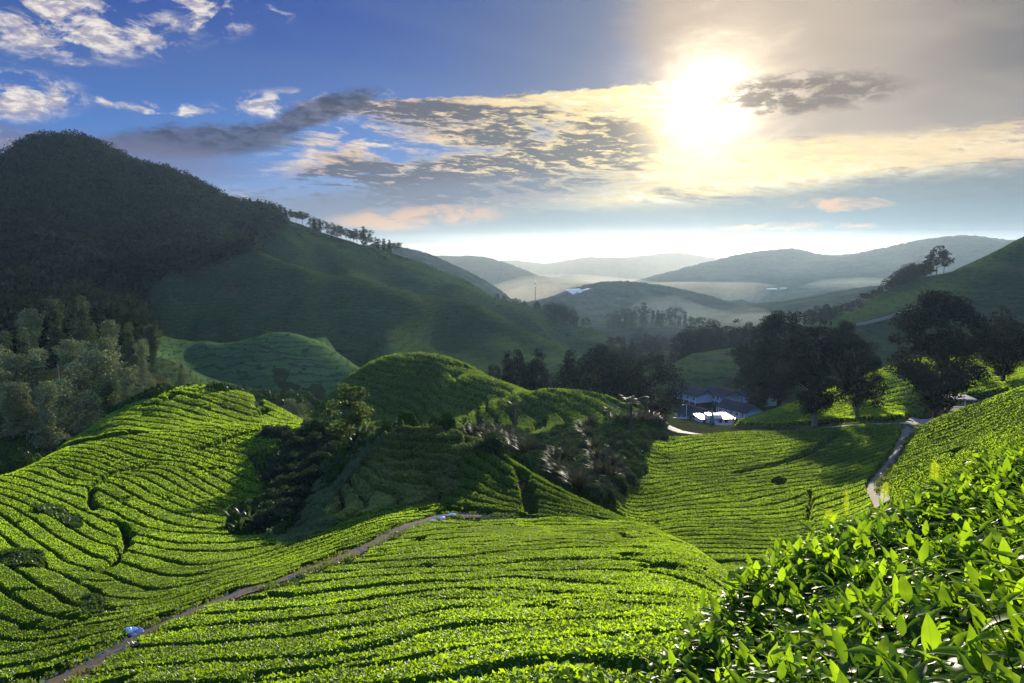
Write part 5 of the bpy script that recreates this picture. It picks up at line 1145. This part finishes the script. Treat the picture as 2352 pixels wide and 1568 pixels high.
long_house(1690, 1748, 922, 934, 895, 250, 6, 'rightmost of the three blue walled long houses, under the big dark trees')
long_house(1648, 1712, 952, 960, 930, 232, 5, 'nearer dark roofed house whose walls hide behind the tea knoll')
long_house(1553, 1606, 964, 958, 938, 228, 4, 'dark roofed low house left of the bright hall')
# the bright hall with its small tower
def bright_hall():
    a = np.array(at(1608, 978, 212)); e = empty('hall', tuple(a), R_(4))
    u = 212 / FPX
    part('base', [box(0, 80 * u, -.2, 6.2, -1.4, .25)], M_PINK, e)
    part('wall', [box(.2, 8.9 * 1.0, .1, 5.8, .25, 2.0), box(2.2, 6.2, .05, 4.0, 2.0, 2.9)], M_WALLW, e)
    part('roof', [slab([(-.2, -.5, 2.0), (2.1, -.5, 2.0), (2.1, 6, 2.15), (-.2, 6, 2.15)], .08), slab([(4.0, -.6, 2.05), (9.6, -.6, 1.95), (9.2, 6.6, 2.2), (4.2, 6.6, 2.3)], .10), slab([(2.1, -.3, 2.92), (3.2, -.3, 2.92), (3.2, 3.0, 3.0), (2.1, 3.0, 3.0)], .07)], M_METAL, e)
    t = [box(2.45 + .12 * i, 3.75 - .12 * i, -.9 + .12 * i, .4 - .12 * i, .25 + .8 * i, 1.05 + .8 * i) for i in range(5)]
    t.append(tube([(3.1, -.25, 4.2), (3.1, -.25, 4.8), (3.1, -.25, 5.3)], [.18, .10, .02], 8))
    part('tower', t, M_TEMPLE, e)
    d = part('door', [box(2.9, 3.3, -.96, -.905, .25, .95)], M_GLASS, e)
    for c in (1.1, 5.6, 7.2):
        wn = part('window', [box(c - .4, c + .4, .03, .095, .8, 1.6)], M_GLASS, e); part('frame', [box(c - .47, c - .4, .0, .09, .75, 1.65), box(c + .4, c + .47, .0, .09, .75, 1.65)], M_PINK, wn)
    part('parapet', [box(9.0, 9.5, .1, 5.8, .25, 2.3)], M_PINK, e)
    tag(e, 'white and pink hall with a sun bright roof and a small stepped green tower', 'temple')
bright_hall()
# lamp post and wall beside the village road
def lamp_post(x, yb, yt, label):
    p = at(x, yb, 222); H = float(st(x, yt)[1]) * 222 - p[2]; e = empty('lamp_post', p)
    part('pole', [tube([(0, 0, -1), (0, 0, H * .6), (0, 0, H)], [.10, .08, .06], 8)], M_TRIM, e)
    part('arm', [tube([(0, 0, H - .1), (-.5, 0, H + .15), (-.9, 0, H + .1)], [.05, .045, .04], 6)], M_TRIM, e)
    part('lamp_head', [box(-1.35, -.85, -.16, .16, H + .02, H + .20)], M_WALLW, e); tag(e, label, 'street lamp')
lamp_post(1576, 962, 930, 'slim white lamp post beside the village road')
p = at(1546, 964, 222); e = empty('garden_wall', p, R_(2)); part('wall', [box(0, 3.8, 0, .25, -1, .55)], M_WALLW, e); part('coping', [box(-.05, 3.85, -.06, .31, .553, .65)], M_TRIM, e); tag(e, 'low white wall at the foot of the lamp post', 'wall')
# pavilion right of the tallest tree
def pavilion():
    a = np.array(at(2178, 944, 168)); e = empty('pavilion', tuple(a), R_(-2)); k = 168 / FPX
    part('floor', [box(-.3, 58 * k, -.3, 3.4, -1.5, .12)], M_ROAD, e)
    rf = part('roof', [slab([(-.4, -.8, 2.75), (59 * k, -.8, 2.62), (58 * k, 3.8, 2.95), (-.1, 3.8, 3.05)], .12)], M_METAL2, e)
    part('fascia', [box(-.4, 59 * k, -.86, -.81, 2.50, 2.76)], M_WALL, rf)
    for i, (x, y) in enumerate(((.15, -.1), (5.0, -.1), (.15, 3.0), (5.0, 3.0))): part('post', [box(x - .08, x + .08, y - .08, y + .08, .12, 2.62)], M_TRIM, e)
    b = part('bench', [box(.4, 4.8, 1.9, 2.3, .55, .62), box(.5, .6, 1.95, 2.25, .12, .55), box(4.6, 4.7, 1.95, 2.25, .12, .55)], M_TRIM, e)
    part('railing', [box(-.9, 4.9, -.2, -.13, .9, .98), box(-.9, 4.9, -.2, -.13, .5, .56)], M_TRIM, e)
    tag(e, 'flat roofed open pavilion with thin posts right of the tallest dark tree', 'pavilion')
pavilion()
# ------------------------------------------------------------------ greenhouses on the far hill
TUN = None
TL = []
for i in range(20):
    u = i / 19; xa, ya = 1318 + 96 * u, 676 - 2.5 * u - 1.5 * math.sin(u * 3); TL.append((xa, ya))
def tunnel_mesh():
    V, F = [], []; k = 9
    for j, y in enumerate((0, 1)):
        for i in range(k): th = math.pi * i / (k - 1); V.append((math.cos(th) * .5, y, math.sin(th) * .42))
    for i in range(k - 1): F.append((i, i + 1, k + i + 1, k + i))
    return mesh_np('cover', V, F, [M_FILM], smooth=True)
tm_ = tunnel_mesh(); ev, ef = join([box(-.5, .5, -.004, 0, -.25, .02), box(-.5, .5, 1.0, 1.004, -.25, .02)]); em_ = mesh_np('end_frame', ev, ef, [M_TRIM], smooth=False)
for j, (x, y) in enumerate(TL):
    Y = 1455.0; p = at(x, y, Y); e = empty('greenhouse', p, R_(14)); e.scale = (3.4, 44, 3.2); e.rotation_euler = (R_(9), 0, R_(16))
    link('cover', tm_, e); link('end_frame', em_, e)
    tag(e, '%s pale polytunnel from the left in the block on the far hill' % ordinal(j + 1), 'greenhouse', 'polytunnels on the far hill')
for j, (x, y, Y, w, lb) in enumerate([(1774, 664, 1980, 26, 'long pale shed roof low in the far misty valley'), (1800, 662, 2010, 16, 'short pale shed roof at the right in the far valley')]):
    p = at(x, y, Y); e = empty('shed', p, R_(10)); h = w * .03
    part('wall', [box(-w / 2, w / 2, 0, w * .3, -2, h)], M_WALL, e); part('roof', [slab([(-w * .52, -1, h + .01), (w * .52, -1, h + .01), (w * .52, w * .32, h + .3), (-w * .52, w * .32, h + .3)], .3)], M_WALL, e); tag(e, lb, 'shed')
# mast on the far hill
p = at(1229, 690, 1500); e = empty('radio_mast', (p[0], p[1], p[2] - 3)); part('pole', [tube([(0, 0, 0), (0, 0, 18), (0, 0, 38)], [.8, .6, .35], 6)], M_BARK, e)
part('antenna', [box(-1.1, 1.1, -.3, .3, 30, 32.5), tube([(0, 0, 37.9), (0, 0, 41), (0, 0, 42)], [.2, .15, .1], 5)], M_TRIM, e); tag(e, 'thin mast standing on the left end of the far hill', 'mast')

# ------------------------------------------------------------------ rubbish on the path
def crumple(seed, sx, sy, sz, n=10):
    r = np.random.default_rng(seed); V, F = [], []
    for i in range(n + 1):
        for j in range(2 * n):
            a, b = math.pi * i / n, math.pi * j / n; k = 1 + 0.28 * math.sin(3 * b + seed + 2 * a) + 0.22 * r.random()
            V.append((math.sin(a) * math.cos(b) * sx * k, math.sin(a) * math.sin(b) * sy * k, max(-.02, math.cos(a) * sz * k + sz * .6)))
    m = 2 * n
    for i in range(n):
        for j in range(m): F.append((i * m + j, i * m + (j + 1) % m, (i + 1) * m + (j + 1) % m, (i + 1) * m + j))
    return np.array(V), np.array(F)
M_BAG = plain('white_plastic', (0.62, 0.70, 0.90), 0.35, 0.5, 6.0, 0.2)
M_SACK = plain('blue_grey_sacking', (0.30, 0.36, 0.52), 0.55, 0.4, 9.0, 0.5)
for x, y, s_, lb in [(993, 1194, .17, 'crumpled white plastic bag lowest on the path near the crest'), (1014, 1188, .20, 'flattened white plastic bag between two others on the path'), (1037, 1182, .25, 'largest white plastic bag farthest along the path')]:
    p = spot(x, y); v_, f_ = crumple(int(x), s_, s_ * .6, s_ * .4); o = link('plastic_bag', mesh_np('plastic_bag', v_, f_, [M_BAG], smooth=False), None, (p[0], p[1], p[2] + .10)); tag(o, lb, 'bag', 'plastic bags on the path')
p = spot(301, 1447); e = empty('sack_heap', (p[0], p[1], p[2] + .06))
for i, (dx, dy, s_) in enumerate([(0, 0, .16), (.17, .04, .13), (-.14, .06, .12)]):
    v_, f_ = crumple(11 + i, s_, s_ * .8, s_ * .7); v_ = v_ + np.array([dx, dy, 0]); part('sack', [(v_, f_)], M_SACK if i else M_BAG, e)
tag(e, 'heap of blue and white sacks beside the path under the hedge', 'sack heap')

# ------------------------------------------------------------------ the tea bushes right beside the viewer
def leaf_shape(nu=6):
    """pointed elliptic leaf with folded midrib: verts along the length, three across"""
    V = []; F = []
    for i in range(nu + 1):
        u = i / nu; w = 0.225 * math.sin(math.pi * min(1.0, u ** 0.85)) ** 0.8 * (1 - 0.25 * u) if 0 < u < 1 else 0.012
        V += [(u, -w, w * 0.34), (u, 0, 0), (u, w, w * 0.34)]
    for i in range(nu):
        a = 3 * i; F += [(a, a + 1, a + 4, a + 3), (a + 1, a + 2, a + 5, a + 4)]
    return np.array(V), np.array(F)
def near_leaf_mat():
    m, N = new_mat('near_tea_leaves')
    age = X(N, N.n('ShaderNodeAttribute', attribute_name='leaf').outputs['Fac']); un = X(N, N.n('ShaderNodeAttribute', attribute_name='across').outputs['Fac'])
    p = pos(N); n = N.noise(p, 14.0, 3); n2 = N.noise(p, 90.0, 2)
    vein = N.ss(un, 0.10, 0.02)
    cd = N.mix(N.ss(age, 0.3, 0.95), (0.022, 0.060, 0.014), (0.085, 0.180, 0.012)); cd = N.mix(vein * 0.35, cd, (0.12, 0.22, 0.05))
    ct = N.mix(N.ss(age, 0.3, 0.95), (0.090, 0.20, 0.010), (0.34, 0.56, 0.012)); ct = N.mix(vein * 0.3, ct, (0.10, 0.22, 0.01))
    sp = N.ss(n2 * 0.5 + n * 0.5, 0.66, 0.72); cd = N.mix(sp * 0.8, cd, (0.10, 0.05, 0.015)); ct = N.mix(sp * 0.8, ct, (0.12, 0.05, 0.01))
    d = diffuse(N, cd, bump(N, n, 0.25, 0.004)); t = N.n('ShaderNodeBsdfTranslucent'); N.put(t.inputs[0], ct)
    s = mixsh(N, 0.52, d, t.outputs[0]); g = N.n('ShaderNodeBsdfGlossy'); g.inputs['Roughness'].default_value = 0.36; N.t.links.new(bump(N, n, 0.3, 0.004), g.inputs['Normal'])
    fr = N.n('ShaderNodeFresnel'); fr.inputs[0].default_value = 1.38
    finish(N, mixsh(N, (X(N, fr.outputs[0]) * 0.03).clamp(), s, g.outputs[0])); return m
M_NEAR = near_leaf_mat(); M_TWIG = plain('tea_twig', (0.05, 0.045, 0.022), 0.8, 0.1, 8.0, 0.4)
M_NHULL = plain('tea_bush_shade', (0.010, 0.020, 0.006), 0.95, 0.05, 6.0, 0.5)
def near_bushes():
    r = np.random.default_rng(42); LVt, LFt = leaf_shape(); nl = len(LVt)
    # bushes stand along the near crest
    C_ = [(0.30, 3.15), (0.75, 2.55), (0.62, 3.9), (1.25, 3.2), (1.25, 2.0), (1.5, 4.3), (1.95, 2.6), (2.15, 3.7), (1.15, 1.25), (2.55, 4.6), (2.9, 3.0), (1.9, 1.5), (3.3, 4.2)]
    lab = ['lowest leafy tea bush at the bottom edge, left end of the near clump', 'leafy tea bush above the bottom edge right of the lowest one', 'tea bush jutting out on the left shoulder of the near crest', 'big leaved tea bush in the middle of the near clump', 'closest tea bush in the bottom right with the largest leaves',
           'tea bush on the near crest below the bend of the track', 'bright leaved tea bush at the right of the near clump', 'tea bush on the near crest under the fern tips', 'tea bush at the bottom edge nearest the viewer', 'tea bush highest on the near crest toward the right', 'tea bush at the right edge of the near clump', 'tea bush in the bottom right corner', 'topmost tea bush at the right edge of the view']
    C = np.array(C_)
    # shoots over the canopy
    n = 6800
    q = np.c_[r.uniform(-0.2, 3.9, n * 4), r.uniform(0.75, 5.6, n * 4)]
    s = q[:, 0] / q[:, 1]; px, py = pix(s, tgrid(s, np.log(q[:, 1])))
    crestY = np.interp(px, [1380, 1480, 1640, 1800, 2000, 2351, 2650], [3.3, 3.6, 4.2, 4.7, 5.0, 5.2, 5.2])
    leftx = np.interp(py, [1300, 1568, 1740, 2300], [1690, 1470, 1385, 1250])
    ok = (q[:, 1] < crestY) & (px > leftx) & (px < 2950) & (s < 0.95)
    q = q[ok]; dens = np.clip(1.25 - q[:, 1] * 0.1, .4, 1); q = q[r.random(len(q)) < dens][:n]
    own = ((q[:, None] - C[None]) ** 2).sum(-1).argmin(1)
    z = height(q[:, 0], q[:, 1]); top = z - 0.13 + 0.06 * fbm(q[:, 0] / 0.35, q[:, 1] / 0.35, 2, 77) * 2 - 0.02
    for b in range(len(C)):
        sel = np.where(own == b)[0]
        if not len(sel): continue
        LV, LF, age_l, acr, tw = [], [], [], [], []
        for i in sel:
            base = np.array([q[i, 0], q[i, 1], top[i]]); tall = r.random() < 0.14
            H = r.uniform(0.10, 0.20) * (1.25 if tall else 1.0); lean = r.normal(size=2) * 0.20
            tip = base + np.array([lean[0] * H, lean[1] * H, H * 0.35]); root = base - np.array([lean[0] * H, lean[1] * H, H * 0.9])
            tw.append(tube([root, (root + tip) / 2 + r.normal(size=3) * .004, tip], [.0030, .0024, .0014], 4))
            a0 = r.random() * 6.28; m = r.integers(5, 8)
            for k in range(m):
                u = k / (m - 1); p = root * (1 - u) + tip * u; az = a0 + k * 2.4 + r.normal() * .3
                el = R_(-4 + 42 * u ** 2.2) + r.normal() * 0.36; L = (0.088 - 0.022 * u) * r.uniform(0.6, 1.5) * (1.2 if tall else 1); age = np.clip(0.08 + 0.68 * u ** 1.2 + r.normal() * .25, 0, 1)
                d = np.array([math.cos(az) * math.cos(el), math.sin(az) * math.cos(el), math.sin(el)]); sd = np.array([-math.sin(az), math.cos(az), 0]) + r.normal(size=3) * .18; sd -= d * (sd @ d); sd /= np.linalg.norm(sd); nn = np.cross(d, sd)
                cur = r.uniform(-0.05, 0.60); uu = LVt[:, 0]; wv = LVt[:, 1] * r.uniform(.85, 1.15)
                W = p + np.outer(uu * L, d) + np.outer(wv * L, sd) + np.outer((LVt[:, 2] - cur * uu * uu + 0.02 * np.sin(uu * 14 + az)) * L, nn)
                LF.append(LFt + nl * len(LV)); LV.append(W); age_l.append(np.full(nl, age)); acr.append(np.abs(LVt[:, 1]) / 0.2)
        e = empty('tea_bush', (float(C[b, 0]), float(C[b, 1]), float(height(C[b, 0], C[b, 1]) - 0.85)))
        loc = np.array(e.location)
        me = mesh_np('foliage', np.vstack(LV) - loc, np.vstack(LF), [M_NEAR], attrs={'leaf': np.concatenate(age_l), 'across': np.concatenate(acr)}); link('foliage', me, e)
        tv, tf = join(tw); link('twigs', mesh_np('twigs', tv - loc, tf, [M_TWIG]), e)
        # woody frame in the bush
        st_ = []
        for k in range(5):
            a = k * 1.26 + b; top_ = np.array([.30 * math.cos(a), .30 * math.sin(a), .42]); st_.append(tube([(0, 0, -.1), tuple(top_ * .5 + np.array([.03, 0, .05])), tuple(top_)], [.03, .018, .006], 6))
        sv_, sf_ = join(st_); link('stem', mesh_np('stem', sv_, sf_, [M_TWIG]), e)
        tag(e, lab[b], 'tea bush', 'tea bushes beside the viewer')
    # shaded inside of the clump
near_bushes()
# fern tips standing out of the bushes
def fern(x, yb, yt, Y, wpx, label, k):
    p = np.array(at(x, yb, Y)); H = (float(st(x, yt)[1]) - float(st(x, yb)[1])) * Y; w = wpx / FPX * Y * .5; e = empty('fern_frond', tuple(p)); r = np.random.default_rng(k)
    bend = 0.06 * H * (1 if k % 2 else -1)
    pts = [(bend * u * u, 0, H * (u * 1.35 - .35)) for u in np.linspace(0, 1, 9)]
    part('midrib', [tube(pts, [.0022 * (1 - .7 * u) for u in np.linspace(0, 1, 9)], 5)], M_FERN, e)
    V, F, t = [], [], []
    n = 22
    for i in range(n):
        u = i / (n - 1); L = w * (math.sin(math.pi * (0.16 + 0.80 * u)) ** 0.8); z = H * (u * .98); cx = bend * (0.26 + 0.74 * u) ** 2; h = H / n * .21
        for sg in (-1, 1):
            o = len(V); zz = z + (h * .9 if sg > 0 else 0)
            V += [(cx, 0, zz - h), (cx + sg * L * .55, -.002, zz - h * .8 + L * .12), (cx + sg * L, -.006, zz + L * .22), (cx + sg * L * .55, -.002, zz + h * .9 + L * .12), (cx, 0, zz + h * .7)]
            F += [(o, o + 1, o + 2, o + 3), (o, o + 3, o + 4, o)]
    F = [f if len(set(f)) == 4 else (f[0], f[1], f[2], f[2]) for f in F]
    me = bpy.data.meshes.new('pinnae'); me.from_pydata([tuple(v) for v in V], [], [tuple(dict.fromkeys(f)) for f in F]); me.materials.append(M_FERN); link('pinnae', me, e)
    tag(e, label, 'fern frond', 'fern tips above the near bushes')
M_FERN = leafy('fern_frond_green', (0.12, 0.20, 0.01), (0.50, 0.66, 0.012), 0.62, 0.12, 8.0, 0.02, 0.4)
fern(1900, 1212, 1168, 4.55, 34, 'broad short fern tip leftmost of the four on the near crest', 1)
fern(1943, 1182, 1121, 4.6, 13, 'thin edge on fern tip, second from the left on the near crest', 2)
fern(2029, 1146, 1106, 4.7, 26, 'upright fern tip in front of the dirt track bend', 3)
fern(2145, 1102, 1056, 4.75, 28, 'fern tip farthest right on the near crest', 4)
# ------------------------------------------------------------------ morning air
def build_haze():
    m = bpy.data.materials.new('morning_haze'); m.use_nodes = True; N = NT(m.node_tree)
    v = N.n('ShaderNodeVolumePrincipled'); v.inputs['Color'].default_value = HAZE_COL + (1,)
    v.inputs['Density'].default_value = HAZE_D; v.inputs['Anisotropy'].default_value = HAZE_G
    out = N.n('ShaderNodeOutputMaterial'); N.t.links.new(v.outputs[0], out.inputs['Volume'])
    zs = [(-6200, -25, -520), (6200, -25, -520), (6200, 6300, -520), (-6200, 6300, -520)]
    V = zs + [(a, b, 190) for a, b, c in zs]
    F = [(3, 2, 1, 0), (4, 5, 6, 7), (0, 1, 5, 4), (1, 2, 6, 5), (2, 3, 7, 6), (3, 0, 4, 7)]
    o = link('haze', mesh_np('haze', V, F, [m], smooth=False)); tag(o, kind='stuff')
HAZE_D = 0.000034; HAZE_G = 0.52; HAZE_COL = (0.45, 0.69, 1.0)
build_haze()

def mist_bank(name, x0, x1, y0, y1, z0, z1, dens, colr, label):
    """a low pool of mist: its top sinks towards the edges"""
    m = bpy.data.materials.new('valley_mist'); m.use_nodes = True; N = NT(m.node_tree)
    v = N.n('ShaderNodeVolumePrincipled'); v.inputs['Color'].default_value = colr + (1,); v.inputs['Density'].default_value = dens; v.inputs['Anisotropy'].default_value = 0.35
    out = N.n('ShaderNodeOutputMaterial'); N.t.links.new(v.outputs[0], out.inputs['Volume'])
    n = 22; V, F = [], []
    for j in range(n + 1):
        for i in range(n + 1):
            u, w = i / n, j / n; e = min(1, 3.2 * min(u, 1 - u)) * min(1, 3.2 * min(w, 1 - w)); e = e * e * (3 - 2 * e)
            x = x0 + (x1 - x0) * u; y = y0 + (y1 - y0) * w
            V.append((x, y, z0 + 1 + (z1 - z0) * e * (0.86 + 0.5 * float(fbm(np.array(u * 5.0), np.array(w * 5.0), 2, 4)))))
    k = len(V); V += [(x, y, z0) for x, y, z in V]
    m1 = n + 1
    for j in range(n):
        for i in range(n):
            a = j * m1 + i; F += [(a, a + 1, a + m1 + 1, a + m1), (k + a, k + a + m1, k + a + m1 + 1, k + a + 1)]
    for i in range(n):
        for a, b in ((i, i + 1), (n * m1 + i + 1, n * m1 + i), ((i + 1) * m1, i * m1), (i * m1 + n, (i + 1) * m1 + n)): F.append((a, k + a, k + b, b))
    tag(link(name, mesh_np(name, V, F, [m], smooth=True)), label, 'mist', None, 'stuff')
mist_bank('mist', -350, 1050, 1750, 2900, -160, -38, 0.0004, (1.0, 0.93, 0.74), 'warm pale mist pooled on the floor of the far valley')
mist_bank('mist', 60, 420, 700, 1180, -150, -42, 0.0004, (0.80, 0.93, 1.0), 'bluish mist lying round the trees on the low shelf')
mist_bank('mist', 500, 1600, 1350, 2500, -170, -40, 0.00035, (0.90, 0.95, 0.86), 'pale mist in the valley below the far right range')
mist_bank('mist', -2300, 3600, 1650, 5600, -190, 150, 0.00009, (0.98, 0.95, 0.84), 'thin upper layer of mist over the far valley')
